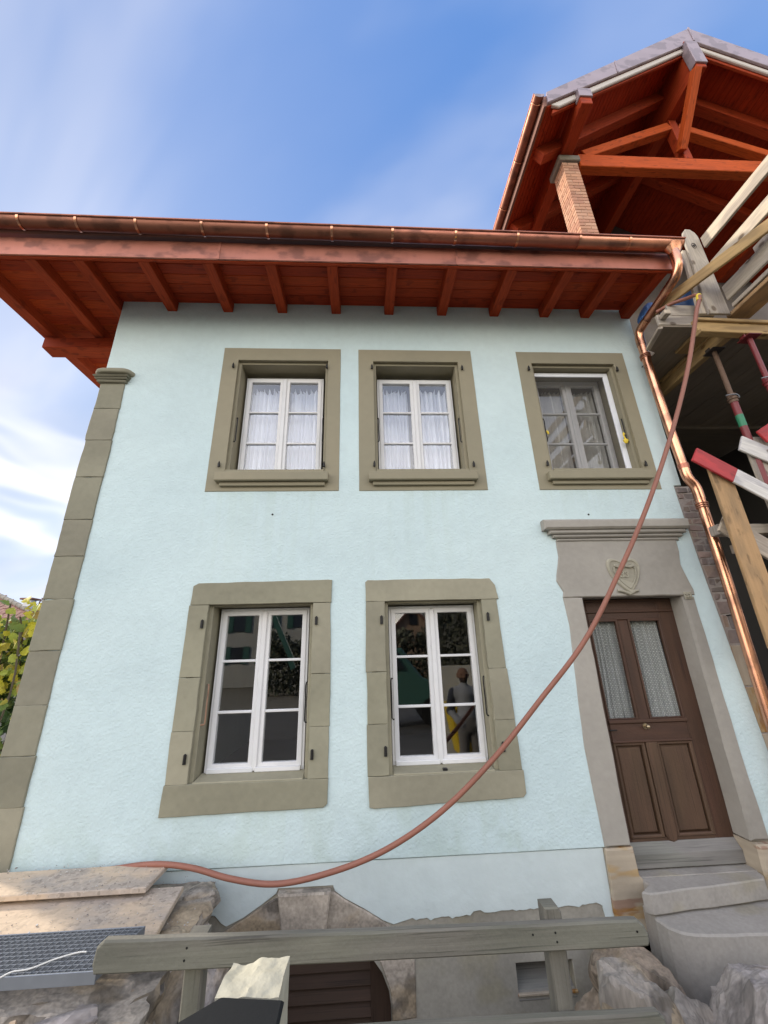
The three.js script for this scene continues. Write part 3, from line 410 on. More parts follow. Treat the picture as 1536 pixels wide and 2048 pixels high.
// door surround: lintel, jambs, cornice, crest, number plate
const ds = part('door_surround', house, [2.65, 0.09, 0]);
{
  sub('lintel', ext(rough([[1.97, 2.106], [3.34, 2.106], [3.345, 2.16], [3.285, 2.42], [3.31, 2.56], [3.312, 2.69], [2.004, 2.69], [2.0, 2.52], [1.962, 2.38], [1.935, 2.27], [1.985, 2.16]], 0.006, 0.06, 3), -0.30, 0.012, [], 0.01), M.doorStone, ds);
  sub('jamb', ext(rough([[1.945, 0.092], [2.166, 0.092], [2.170, 2.104], [1.972, 2.104], [1.985, 1.85], [1.95, 1.3], [1.92, 0.8]], 0.007, 0.08, 4), -0.30, 0.010, [], 0.01, 1), M.doorStone, ds);
  sub('jamb', ext(rough([[3.210, 0.075], [3.375, 0.07], [3.352, 0.7], [3.34, 2.104], [3.210, 2.104]], 0.006, 0.08, 5), -0.30, 0.010, [], 0.022, 1), M.doorStone, ds);
  [[2.680, 2.715, 0.018], [2.717, 2.752, 0.045], [2.754, 2.796, 0.072], [2.798, 2.905, 0.108]].forEach(([y0, y1, e], i) => { const p = rough(rect(2.035 - e * 1.5, 3.312 + e * 1.28, y0, y1), 0.003, 0.1, 30 + i); sub('cornice_moulding', ext(p, -0.2, 0.012 + e * 0.75, [], i === 3 ? 0.02 : 0.012), M.doorStone, ds); });
  // heart-shaped crest in relief
  const heart = (cx, cy, w, h, px) => { const q = new THREE.Shape(); q.moveTo(cx + px, cy - h * 0.52); q.bezierCurveTo(cx - w * 0.30 + px * 0.5, cy - h * 0.30, cx - w * 0.52, cy, cx - w * 0.5, cy + h * 0.32); q.bezierCurveTo(cx - w * 0.46, cy + h * 0.56, cx - w * 0.22, cy + h * 0.50, cx - w * 0.02, cy + h * 0.36); q.bezierCurveTo(cx + w * 0.16, cy + h * 0.50, cx + w * 0.44, cy + h * 0.56, cx + w * 0.5, cy + h * 0.30); q.bezierCurveTo(cx + w * 0.52, cy, cx + w * 0.30, cy - h * 0.30, cx + px, cy - h * 0.52); return q; };
  const hp = (...a) => new THREE.Path(heart(...a).getPoints(12).reverse());
  const cx = 2.652, cy = 2.318;
  sub('crest', [ext(heart(cx, cy, 0.345, 0.36, 0.02), 0.0, 0.030, [hp(cx, cy - 0.005, 0.285, 0.30, 0.018)], 0.010), ext(heart(cx, cy, 0.30, 0.315, 0.02), 0.0, 0.022, [], 0.004), ext(heart(cx + 0.004, cy - 0.012, 0.245, 0.262, 0.018), 0.0, 0.036, [hp(cx + 0.004, cy - 0.012, 0.205, 0.222, 0.016)], 0.006),
    ext([[cx - 0.115, cy + 0.088], [cx - 0.06, cy + 0.070], [cx + 0.0, cy + 0.082], [cx + 0.06, cy + 0.070], [cx + 0.115, cy + 0.088], [cx + 0.10, cy + 0.110], [cx + 0.05, cy + 0.096], [cx, cy + 0.106], [cx - 0.05, cy + 0.096], [cx - 0.10, cy + 0.110]].reverse(), 0.01, 0.042, [], 0.005),
    ext([[2.535, 2.155], [2.60, 2.138], [2.655, 2.112], [2.71, 2.142], [2.752, 2.150], [2.756, 2.172], [2.70, 2.168], [2.655, 2.148], [2.60, 2.166], [2.54, 2.178]], 0.0, 0.036, [], 0.008)], M.crest, ds);
  const font = await new FontLoader().loadAsync('fonts/droid/droid_serif_bold.typeface.json');
  const say = (str, size, x, y, z, sl) => { const g = new TextGeometry(str, { font, size, depth: 0.010, curveSegments: 5, bevelEnabled: true, bevelSize: 0.0012, bevelThickness: 0.002, bevelSegments: 1 }); g.computeBoundingBox(); const c = g.boundingBox.getCenter(V()); g.translate(-c.x, -c.y, 0); if (sl) g.applyMatrix4(new THREE.Matrix4().set(1, sl, 0, 0, 0, 1, 0, 0, 0, 0, 1, 0, 0, 0, 0, 1)); g.translate(x, y, z); return lay(g); };
  sub('engraved_number', say('33', 0.062, 2.645, 2.325, 0.018, 0.12), M.crest, ds);
  const np = sub('house_number', bx(3.216, 3.298, 2.066, 2.138, 0.004, 0.022, 0.004), M.crest, ds);
  sub('engraved_number', say('31', 0.042, 3.257, 2.102, 0.019, 0), M.crest, ds);
}
// entrance door
const door = part('door', house, [2.68, -0.02, -0.18]);
{
  const D = (n, g, m = M.door) => sub(n, g, m, door), z = -0.18;
  D('stile', bx(2.168, 2.285, 0.03, 2.105, -0.24, z, 0.006, 1)); D('stile', bx(3.045, 3.215, 0.03, 2.105, -0.24, z, 0.006, 1));
  D('rail', bx(2.285, 3.045, 1.895, 2.105, -0.24, z, 0.006)); D('rail', bx(2.285, 3.045, 0.80, 0.955, -0.24, z + 0.004, 0.008)); D('rail', bx(2.285, 3.045, -0.02, 0.068, -0.24, z, 0.006), M.doorLow);
  D('moulding', bx(2.20, 3.2, 1.965, 1.985, z - 0.005, z + 0.016, 0.005)); D('moulding', bx(2.20, 3.2, 2.075, 2.10, z - 0.005, z + 0.02, 0.005)); D('moulding', bx(2.28, 3.05, 0.952, 0.985, z - 0.01, z + 0.02, 0.007)); D('moulding', bx(2.28, 3.05, 0.792, 0.812, z - 0.01, z + 0.018, 0.006));
  D('muntin', bx(2.585, 2.700, 0.956, 1.894, -0.23, z, 0.010, 1));
  D('muntin', ext(rough([[2.598, 0.80], [2.705, 0.80], [2.703, 0.09], [2.69, 0.045], [2.65, 0.028], [2.61, 0.045], [2.596, 0.09]], 0.0005, 0.2, 2), -0.23, z + 0.020, [], 0.014, 1), M.doorLow);
  for (const [a, b] of [[2.285, 2.585], [2.700, 3.045]]) {
    D('moulding', ext(rect(a - 0.002, b + 0.002, 0.985, 1.90), z - 0.03, z + 0.008, [rect(a + 0.018, b - 0.02, 0.995, 1.878)], 0.005, 1));
    const g = new THREE.PlaneGeometry(b - a - 0.03, 0.90); g.rotateY((R() - 0.5) * 0.01); g.translate((a + b) / 2, 1.437, z - 0.022); D('pane', g, M.doorGlass);
    D('moulding', ext(rect(a - 0.002, b + 0.004, 0.066, 0.792), z - 0.03, z + 0.010, [rect(a + 0.026, b - 0.03, 0.092, 0.768)], 0.008, 1), M.doorLow);
    D('door_panel', ext(rect(a + 0.024, b - 0.028, 0.09, 0.77), z - 0.05, z - 0.012, [], 0.022, 1), M.doorLow);
  }
  D('knob', [cyl([2.632, 0.925, z], [2.632, 0.925, z + 0.010], 0.027, 0.025, 18), cyl([2.632, 0.925, z + 0.01], [2.632, 0.925, z + 0.035], 0.010, 0.010, 12), lay(new THREE.SphereGeometry(0.019, 16, 12).translate(2.632, 0.925, z + 0.045))], M.brass);
  D('latch', cyl([2.275, 0.90, z + 0.012], [2.345, 0.90, z + 0.012], 0.006, 0.006, 8), M.iron);
  D('weather_board', ext([[0.24, 0.045], [0.172, 0.045], [0.155, 0.022], [0.118, -0.02], [0.112, -0.112], [0.24, -0.122]], 2.20, 3.205, [], 0.004, 2).rotateY(Math.PI / 2), M.greyWood);
}
sub('floor_slab', bx(2.17, 3.3, -0.35, -0.126, -0.32, -0.02, 0.004), M.concrete, house);
// pale stones either side of the door foot
sub('door_foot_stone', ext(rough([[1.938, 0.086], [2.175, 0.088], [2.185, -0.10], [2.215, -0.13], [2.222, -0.30], [2.195, -0.45], [1.95, -0.45], [1.925, -0.32]], 0.008, 0.05, 12), -0.30, 0.022, [], 0.012, 1), M.rustStone, house);
sub('door_foot_stone', ext(rough([[3.205, 0.066], [3.36, 0.062], [3.47, 0.0], [3.50, -0.35], [3.20, -0.35]], 0.010, 0.05, 13), -0.30, 0.05, [], 0.02, 1), M.rustStone, house);
// unplastered strip of old bricks and blocks beside the downpipe
{
  const st = part('brick_strip', house, [3.6, 1.6, 0]);
  sub('mortar', ext([[3.46, 0.0], [3.715, 0.0], [3.715, 3.312], [3.46, 3.312]], -0.30, -0.012, [], 0.004), M.oldMortar, st);
  let y = 3.30, k = 0;
  while (y > 1.64) {
    const h = y < 2.7 && R() < 0.3 ? 0.14 : 0.074, half = k % 2, y0 = y - h, L = mix(3.478, 3.552, ss(3.3, 1.6, y));
    const cuts = half ? [L + 0.012, L + 0.012 + rr(0.06, 0.09), 3.715] : [L + 0.012, L + 0.012 + rr(0.13, 0.17), 3.715];
    for (let i = 0; i < cuts.length - 1; i++) sub('brick', bx(cuts[i] + 0.006, cuts[i + 1] - 0.006, y0 + 0.007, y - 0.007, -0.12, -0.010 + R() * 0.008, 0.005, 0, 0.006), M.oldBrick[(k * 3 + i * 5 + (R() * 4 | 0)) % 4], st);
    y = y0; k++;
  }
  [[1.62, 1.25], [1.245, 0.86], [0.855, 0.42], [0.415, 0.0]].forEach(([a, c], i) => sub('stone', ext(rough([[mix(3.552, 3.63, ss(1.62, 0, a)), a], [3.715, a], [3.715, c], [mix(3.552, 3.63, ss(1.62, 0, c)), c]], 0.006, 0.06, 40 + i), -0.25, -0.006, [], 0.01), M.rustStone, st));
}
// small holes left in the render
for (const [x, y] of [[-0.943, 3.018], [2.42, 2.983]]) sub('anchor_hole', cyl([x, y, -0.004], [x, y, 0.004], 0.012, 0.010, 9), M.iron, house);

// eaves: rafters, boards, fascia, gutter, downpipe
const yb = (z) => 5.745 - 0.06 * z;                       // underside of the rafters
{
  const RX = [-2.373, -1.684, -1.008, -0.327, 0.350, 1.037, 1.728, 2.399, 2.953, 3.507];
  for (const x of RX) sub('rafter', bar([x, yb(-0.28) + 0.07, -0.28], [x, yb(0.70) + 0.07, 0.70], 0.14, 0.118, 0.006), M.redWood, house);
  for (const x of [-3.06, -3.56]) sub('rafter', bar([x, yb(-1.6) + 0.07, -1.6], [x, yb(0.70) + 0.07, 0.70], 0.14, 0.118, 0.006), M.redWood, house);
  sub('barge_rafter', bar([-4.20, yb(-1.75) + 0.07, -1.75], [-4.20, yb(0.70) + 0.07, 0.70], 0.17, 0.13, 0.006), M.redWood, house);
  sub('barge_board', bar([-4.285, yb(-1.75) + 0.12, -1.75], [-4.285, yb(0.78) + 0.12, 0.78], 0.24, 0.03, 0.004), M.redWood, house);
  sub('purlin', bar([-4.24, 5.655, -0.55], [-2.8, 5.655, -0.55], 0.17, 0.20, 0.008), M.redWood, house);
  for (let i = 0; i < 18; i++) { const z1 = 0.70 - i * 0.137, z0 = z1 - 0.133, x0 = -4.26, x1 = z0 < -0.3 ? -2.99 : 3.60; if (z1 < -1.75) break; sub('soffit_board', bar([x0, yb((z0 + z1) / 2) + 0.152 + R() * 0.002, (z0 + z1) / 2], [x1, yb((z0 + z1) / 2) + 0.152 + R() * 0.002, (z0 + z1) / 2], 0.022, 0.128, 0.008, V(0, 1, -0.06)), M.redBoardVar[i % 3], house); }
  sub('fascia_board', bx(-4.27, 3.62, 5.694, 5.90, 0.700, 0.728, 0.004), M.redWood, house);
  const fl = (x0, x1) => sub('copper_flashing', [bx(x0, x1, 5.712, 5.97, 0.732, 0.738, 0.001), bx(x0, x1, 5.704, 5.714, 0.730, 0.748, 0.002)], M.copperDull, house);
  fl(-4.28, -1.56); fl(-1.555, 1.078); fl(1.083, 3.60);
  for (const x of [-1.5575, 1.0805]) sub('flashing_seam', bx(x - 0.012, x + 0.012, 5.710, 5.97, 0.7385, 0.743, 0.002), M.copperDull, house);
}
{
  const gut = part('gutter', house, [0, 6.03, 0.83]), r = 0.0755, yc = (x) => 6.036 - 0.013 * x, zc = 0.832;
  const half = (x0, x1, ro, t0 = Math.PI, t1 = 2 * Math.PI, th = 0.003) => {   // half round shell along x
    const pr = []; for (let i = 0; i <= 22; i++) { const t = mix(t0, t1, i / 22); pr.push([Math.cos(t) * ro, Math.sin(t) * ro]); } for (let i = 22; i >= 0; i--) { const t = mix(t0, t1, i / 22); pr.push([Math.cos(t) * (ro - th), Math.sin(t) * (ro - th)]); }
    const s = shp(pr), L = x1 - x0, g0 = new THREE.ExtrudeGeometry(s, { depth: L, bevelEnabled: false, steps: 1 }); g0.deleteAttribute('uv'); g0.deleteAttribute('normal');
    const g = toCreasedNormals(mergeVertices(g0, 1e-5), 0.6); g.applyMatrix4(new THREE.Matrix4().makeBasis(V(0, 0, 1), V(0, 1, 0), V(-1, 0, 0))); // shape x -> z, depth -> -x
    g.translate(x1, 0, 0); const sh = new THREE.Matrix4().set(1, 0, 0, 0, -0.013, 1, 0, 6.036, 0, 0, 1, zc, 0, 0, 0, 1); g.applyMatrix4(sh); return uvm(g, 0);
  };
  const cuts = [-4.34, -2.41, 0.35, 2.48, 3.685];
  for (let i = 0; i < 4; i++) sub('gutter_length', half(cuts[i], cuts[i + 1] - 0.002, r), i < 2 ? M.gutterBrown : i === 2 ? M.copperDull : M.copper, gut);
  const rim = (x0, x1) => tube([[x0, yc(x0) + 0.004, zc + r + 0.006], [x1, yc(x1) + 0.004, zc + r + 0.006]], 0.011, 2, 10);
  sub('gutter_rim', rim(-4.34, 3.69), M.copperDull, gut);
  for (const x of [-3.616, -3.025, -2.406, -1.714, -1.022, -0.32, 0.348, 1.051, 1.753, 2.469, 3.051]) sub('gutter_bracket', half(x - 0.013, x + 0.013, r + 0.0065, Math.PI * 1.02, Math.PI * 2.02, 0.005), M.copperNew, gut);
  for (const x of [3.687, -4.342]) { const g = new THREE.CircleGeometry(r + 0.002, 24, Math.PI, Math.PI); g.rotateY(Math.PI / 2); g.translate(x, yc(x), zc); const b = g.clone(); b.translate(-0.004, 0, 0); b.index.array.reverse(); sub('end_cap', [lay(g.toNonIndexed()), lay(b.toNonIndexed())], M.copperNew, gut); }
  // downpipe: funnel, bends, swan neck and straight lengths with collars
  const dp = part('downpipe', house, [3.55, 0, 0.12]), pr = 0.051;
  const fun = new THREE.CylinderGeometry(0.125, 0.056, 0.115, 28, 1, true); fun.scale(1.0, 1, 0.62); fun.translate(3.585, 5.905, zc); sub('funnel', lay(fun.toNonIndexed()), M.copperNew, dp);
  sub('pipe_bend', tube([[3.583, 5.88, zc], [3.58, 5.76, zc + 0.003], [3.577, 5.665, zc - 0.01], [3.567, 5.575, zc - 0.07], [3.556, 5.535, zc - 0.17], [3.55, 5.515, zc - 0.25]], pr, 30, 18), M.copperNew, dp);
  sub('pipe_length', tube([[3.552, 5.52, zc - 0.23], [3.515, 5.418, 0.235]], pr - 0.003, 4, 18), M.copper, dp);
  sub('pipe_bend', tube([[3.519, 5.428, 0.29], [3.513, 5.41, 0.21], [3.508, 5.375, 0.15], [3.506, 5.30, 0.123], [3.506, 5.18, 0.12]], pr, 26, 18), M.copperNew, dp);
  sub('pipe_length', tube([[3.506, 5.22, 0.12], [3.515, 4.4, 0.12], [3.545, 3.47, 0.12]], pr - 0.003, 8, 20), M.copperNew, dp);
  sub('pipe_bend', tube([[3.545, 3.50, 0.12], [3.548, 3.40, 0.12], [3.562, 3.34, 0.12], [3.60, 3.265, 0.12], [3.612, 3.21, 0.12], [3.614, 3.10, 0.12]], pr, 26, 18), M.copperNew, dp);
  sub('pipe_length', tube([[3.614, 3.14, 0.12], [3.617, 2.29, 0.12], [3.60, 1.0, 0.12], [3.60, -0.4, 0.12]], pr - 0.003, 12, 20), M.copperNew, dp);
  const col = (x, y) => sub('pipe_collar', [0, 0.022, 0.044].map((d) => lay(new THREE.TorusGeometry(pr + 0.003, 0.0065, 8, 24).rotateX(Math.PI / 2).translate(x, y - d, 0.12).toNonIndexed())), M.copper, dp);
  col(3.507, 5.03); col(3.614, 3.05);
  sub('pipe_collar', cyl([3.545, 3.52, 0.12], [3.546, 3.465, 0.12], pr + 0.003, pr + 0.003, 20), M.copperDull, dp);
  for (const [x, y] of [[3.51, 4.95], [3.6, 1.9]]) sub('pipe_clip', cyl([x + 0.02, y, -0.02], [x + 0.02, y, 0.12], 0.006, 0.006, 8), M.iron, dp);
}

// ---------------------------------------------------------------- curtains hanging behind the panes
const cur = (x0, x1, y0, y1, z, f, a, s, m, label, group, top) => put('curtain', wavy(x0, x1, y0, y1, z, f, a, s, top), m, null, { label, category: 'curtain', group });
cur(-1.36, -0.99, 3.45, 4.795, -0.31, 7, 0.034, 1, M.sheer, 'white sheer curtain behind the left leaf of the upper left window', undefined, 0.045);
cur(-0.89, -0.52, 3.45, 4.795, -0.31, 7, 0.034, 2, M.sheer, 'white sheer curtain behind the right leaf of the upper left window', undefined, 0.045);
cur(0.23, 0.575, 3.45, 4.80, -0.31, 7, 0.034, 3, M.sheer, 'white sheer curtain behind the left leaf of the upper middle window', undefined, 0.04);
cur(0.70, 1.06, 3.45, 4.80, -0.31, 6, 0.034, 4, M.sheer, 'white sheer curtain behind the right leaf of the upper middle window', undefined, 0.04);
cur(2.28, 2.62, 3.45, 4.86, -0.42, 6, 0.034, 5, M.sheerDark, 'greyish sheer curtain behind the left leaf of the screened window', undefined, 0.04);
cur(2.73, 3.07, 3.45, 4.86, -0.42, 6, 0.034, 6, M.sheerDark, 'greyish sheer curtain behind the right leaf of the screened window', undefined, 0.04);
cur(2.27, 2.60, 0.90, 1.93, -0.235, 7, 0.010, 7, M.lace, 'dotted lace curtain behind the left pane of the brown door', undefined, 0);
cur(2.69, 3.05, 0.90, 1.93, -0.235, 8, 0.010, 8, M.lace, 'dotted lace curtain behind the right pane of the brown door', undefined, 0);
{ // scrap of yellow tape knotted on the shutter hook
  const t = thing('yellow_tape', 'scrap of bright yellow tape knotted to the right shutter hook of the screened window', 'tape', [3.095, 3.9, -0.05]);
  const g = stone([3.092, 3.915, -0.045], [0.030, 0.030, 0.018], 31, 0.9, 2, 0, 0.5, 0.2); sub('knot', g, M.yellow, t);
  sub('tail', tube([[3.10, 3.93, -0.045], [3.088, 3.99, -0.05], [3.092, 4.03, -0.05], [3.10, 4.0, -0.04]], 0.007, 14, 6), M.yellow, t);
  const u = thing('yellow_tape', 'small scrap of yellow tape on the left shutter hook of the screened window', 'tape', [2.16, 4.02, -0.05]);
  sub('knot', stone([2.172, 4.03, -0.045], [0.010, 0.03, 0.010], 33, 0.9, 2, 0, 0.2, 0.2), M.yellow, u);
}

// ---------------------------------------------------------------- the taller house on the right with its open timber gable
const barn = thing('gabled_house', 'taller neighbouring house with an open red timber gable on a brick pillar', 'house', [6.2, -1.45, -2]);
{
  const B = (n, g, m, o) => sub(n, g, m, barn, o), AX = 6.05, AY = 11.93, SL = 0.705, SR = 0.62, sy = (x) => (x < AX ? AY - SL * (AX - x) : AY - SR * (x - AX));
  const plane = (xa, xb, off0, off1, z0, z1) => ext(xa < AX ? [[xa, sy(xa) + off0], [xb, sy(xb) + off0], [xb, sy(xb) + off1], [xa, sy(xa) + off1]] : [[xa, sy(xa) + off0], [xb, sy(xb) + off0], [xb, sy(xb) + off1], [xa, sy(xa) + off1]], z0, z1, [], 0.003, 2);
  const bl = []; for (let x = 3.0; x < AX - 0.04; x += 0.086) bl.push(plane(x + 0.003, Math.min(x + 0.083, AX), 0, 0.02, -3.2, 0.34)); for (let x = AX; x < 9.4; x += 0.088) bl.push(plane(x + 0.003, x + 0.085, 0, 0.02, -3.2, 0.34));
  B('soffit_boarding', bl, M.redSoffit, { kind: 'stuff' });
  B('roof', [ext([[2.93, sy(2.93) + 0.03], [AX, AY + 0.024], [AX, AY + 0.30], [2.93, sy(2.93) + 0.28]], -3.3, 0.345, [], 0.004, 2), ext([[AX + 0.001, AY + 0.024], [9.5, sy(9.5) + 0.03], [9.5, sy(9.5) + 0.28], [AX + 0.001, AY + 0.30]], -3.3, 0.345, [], 0.004, 2)], M.tileRed);
  const vl = (x0, x1) => B('verge_flashing', ext([[x0, mix(9.815, 11.955, (x0 - 2.99) / (6.07 - 2.99))], [x1, mix(9.815, 11.955, (x1 - 2.99) / (6.07 - 2.99))], [x1 + 0.03, mix(10.10, 12.40, (x1 - 2.99) / (6.07 - 2.99))], [x0 + 0.03, mix(10.10, 12.40, (x0 - 2.99) / (6.07 - 2.99))]], 0.347, 0.385, [], 0.006), M.tin);
  vl(2.985, 4.36); vl(4.365, 6.068);
  B('flashing_seam', ext([[4.35, 10.775], [4.38, 10.795], [4.41, 11.14], [4.38, 11.12]], 0.38, 0.395, [], 0.004), M.tin); B('flashing_seam', [ext([[6.06, 11.955], [6.085, 11.955], [6.115, 12.40], [6.085, 12.41]], 0.38, 0.398, [], 0.004)], M.tin);
  B('verge_flashing', ext([[6.073, 11.955], [9.6, 9.72], [9.6, 10.05], [6.10, 12.40]], 0.347, 0.385, [], 0.006), M.tin);
  B('verge_moulding', ext([[3.19, 9.80], [6.05, 11.83], [6.06, 11.945], [3.05, 9.835]], 0.30, 0.345, [], 0.012), M.ivory);
  B('verge_moulding', ext([[6.055, 11.83], [9.5, 9.63], [9.5, 9.77], [6.065, 11.945]], 0.30, 0.345, [], 0.012), M.ivory);
  B('verge_board', ext([[3.08, 9.70], [6.0, 11.76], [6.05, 11.85], [3.1, 9.80]], 0.255, 0.298, [], 0.006), M.redWood); B('verge_board', ext([[6.05, 11.76], [9.5, 9.56], [9.5, 9.66], [6.055, 11.85]], 0.255, 0.298, [], 0.006), M.redWood);
  B('eave_board', bx(2.985, 3.015, 9.80, 10.00, -3.2, 0.335, 0.005), M.litRedWood);
  { const g = part('gutter', barn, [2.87, 10, 0.4]), cx = 2.868, cy = 9.985, r = 0.085, pr = []; for (let i = 0; i <= 20; i++) { const t = Math.PI + Math.PI * i / 20; pr.push([cx + Math.cos(t) * r, cy + Math.sin(t) * r]); } for (let i = 20; i >= 0; i--) { const t = Math.PI + Math.PI * i / 20; pr.push([cx + Math.cos(t) * (r - 0.004), cy + Math.sin(t) * (r - 0.004)]); }
    const sh = new THREE.ExtrudeGeometry(shp(pr), { depth: 3.6, bevelEnabled: false }); sh.deleteAttribute('uv'); sh.deleteAttribute('normal'); const s2 = toCreasedNormals(mergeVertices(sh, 1e-5), 0.6); s2.translate(0, 0, -3.2); sub('gutter_length', uvm(s2, 2), M.gutterBrown, g);
    sub('end_cap', ext([...pr.slice(0, 21)], 0.395, 0.403, [], 0.001), M.tin, g); sub('gutter_rim', cyl([cx - r, cy, -3.2], [cx - r, cy, 0.4], 0.011), M.copperDull, g);
    for (const z of [0.3, -0.5, -1.3, -2.1]) { const q = []; for (let i = 0; i <= 16; i++) { const t = Math.PI + Math.PI * i / 16; q.push([cx + Math.cos(t) * (r + 0.006), cy + Math.sin(t) * (r + 0.006), z]); } sub('gutter_bracket', tube(q, 0.008, 24, 6), M.copperNew, g); } }
  B('eave_purlin', bx(3.53, 3.72, 9.792, 10.14, -3.0, 0.40, 0.008, 2), M.redWood);
  B('purlin_cap', bx(3.515, 3.735, 9.95, 10.16, 0.30, 0.425, 0.006), M.tin);
  B('ridge_purlin', bx(5.83, 6.01, 11.03, 11.86, -2.65, 0.41, 0.008, 2), M.redWood);
  B('purlin_cap', bx(5.81, 6.03, 11.12, 11.80, 0.30, 0.44, 0.008), M.tin);
  B('eave_purlin', bx(8.5, 8.7, 9.79, 10.2, -3.0, 0.40, 0.008, 2), M.redWood);
  B('brace', bar([5.80, 10.98, 0.40], [5.80, 10.04, -0.30], 0.13, 0.13, 0.008, V(0, 0.6, 0.8)), M.litRedWood);
  B('tie_beam', bx(3.842, 8.5, 9.55, 9.87, -0.46, -0.31, 0.010), M.litRedWood);
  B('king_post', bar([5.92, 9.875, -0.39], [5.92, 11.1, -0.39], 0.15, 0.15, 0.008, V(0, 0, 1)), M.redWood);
  B('strut', bar([3.98, 9.90, -0.385], [5.83, 10.86, -0.385], 0.19, 0.14, 0.008), M.litRedWood);
  B('strut', bar([6.01, 10.86, -0.385], [8.2, 9.80, -0.385], 0.17, 0.14, 0.008), M.litRedWood);
  for (const z of [-0.30, -1.55]) { const o = z < -1 ? 0.14 : 0.13; B('principal_rafter', bar([3.10, sy(3.10) - o, z], [5.82, sy(5.82) - o, z], 0.22, 0.16, 0.008), M.redWood); B('principal_rafter', bar([6.02, sy(6.02) - o, z], [9.2, sy(9.2) - o, z], 0.22, 0.16, 0.008), M.redWood); }
  B('back_wall', ext([[3.72, -1.45], [16, -1.45], [16, 9.0], [9.4, 9.8], [AX, 11.9], [3.72, 10.2]], -3.0, -2.7, [], 0.004), M.greyWall);
  const pl = part('pillar', barn, [3.66, 5.3, -0.47]);
  sub('core', bx(3.53, 3.79, 5.2, 9.64, -0.61, -0.33, 0.004, 1), M.mortar, pl);
  let k = 0; for (let y = 7.35; y < 9.62; y += 0.0765, k++) { const xc = k % 2 ? 3.613 : 3.707, zc = k % 2 ? -0.415 : -0.525, e = 0.0045; for (const [x0, x1, z0, z1] of [[3.52, xc, -0.322, zc], [xc, 3.80, -0.322, zc], [3.52, xc, zc, -0.618], [xc, 3.80, zc, -0.618]]) { if (x0 > 3.6 && z1 < -0.6) continue; sub('brick', bx(x0 + (x0 > 3.53 ? e : 0), x1 - (x1 < 3.79 ? e : 0), y, y + 0.0675, z1 + (z1 > -0.6 ? e : 0), z0 - (z0 < -0.33 ? e : 0), 0.003, 0, 0.0012), M.brick[(R() * 3) | 0], pl); } }
  sub('pillar_cap', [bx(3.47, 3.85, 9.66, 9.788, -0.67, -0.285, 0.012)], M.cap, pl);
  // passage below the deck, its deep shade put into the dark wall colour
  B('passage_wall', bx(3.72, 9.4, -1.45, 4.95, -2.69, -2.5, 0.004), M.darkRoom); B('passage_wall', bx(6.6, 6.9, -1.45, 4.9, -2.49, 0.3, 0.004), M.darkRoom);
  B('floor_slab', bx(3.72, 9.4, 5.06, 5.24, -2.69, -1.42, 0.004), M.formwork); B('batten', bx(3.72, 9.4, 4.95, 5.02, -1.47, -1.415, 0.004), M.formwork);
}

// ---------------------------------------------------------------- formwork deck, girders and props
const deck = thing('formwork_deck', 'timber formwork deck of wide boards carried on yellow girders over the dark passage', 'formwork', [4.8, 5.0, -0.3]);
for (let i = 0; i < 8; i++) { const x = 3.315 + i * 0.432; sub('panel', i ? bx(x, x + 0.428, 5.0, 5.022, -1.41, 0.60, 0.003, 2) : ext([[3.335, -0.60], [3.743, -0.60], [3.743, 0.2], [3.585, 0.2], [3.585, -0.19], [3.47, -0.235], [3.405, -0.32]].reverse(), 5.0, 5.022, [], 0.002, 1).rotateX(-Math.PI / 2), M.formwork, deck); }
sub('edge_board', bx(3.34, 3.86, 5.024, 5.168, 0.575, 0.606, 0.006), M.greyPlank, deck); sub('edge_board', bx(3.50, 4.05, 5.172, 5.33, 0.570, 0.600, 0.006), M.greyPlank, deck); sub('edge_strip', bar([3.345, 4.985, 0.60], [3.43, 4.985, 0.27], 0.03, 0.05, 0.004), M.newPlank, deck);
sub('edge_block', bx(3.36, 3.43, 5.09, 5.15, 0.607, 0.70, 0.005), M.newPlank, deck); sub('packing_board', bx(3.80, 3.98, 4.965, 4.996, 0.22, 0.60, 0.005), M.yellowPlank, deck);
sub('deck_fill', bx(3.75, 6.7, 5.03, 5.16, -1.40, 0.56, 0.004), M.formwork, deck);
function girder(label, a, b) {                                        // an I-shaped timber girder
  const t = thing('timber_girder', label, 'girder', a), d = V(...b).sub(V(...a)), v = (y) => [[a[0], a[1] + y, a[2]], [b[0], b[1] + y, b[2]]];
  sub('flange', bar(...v(0.08), 0.042, 0.085, 0.006), M.yellowPlank, t); sub('web', bar(...v(0), 0.125, 0.03, 0.003), M.yellowPlank, t); sub('flange', bar(...v(-0.08), 0.042, 0.085, 0.006), M.yellowPlank, t); return t;
}
girder('yellow timber girder along the front edge of the deck, on the red prop', [3.64, 4.893, 0.71], [6.4, 4.80, 0.71]);
girder('yellow timber girder running back under the deck, above the rusty prop', [4.03, 4.893, 0.655], [4.03, 4.893, -1.3]);
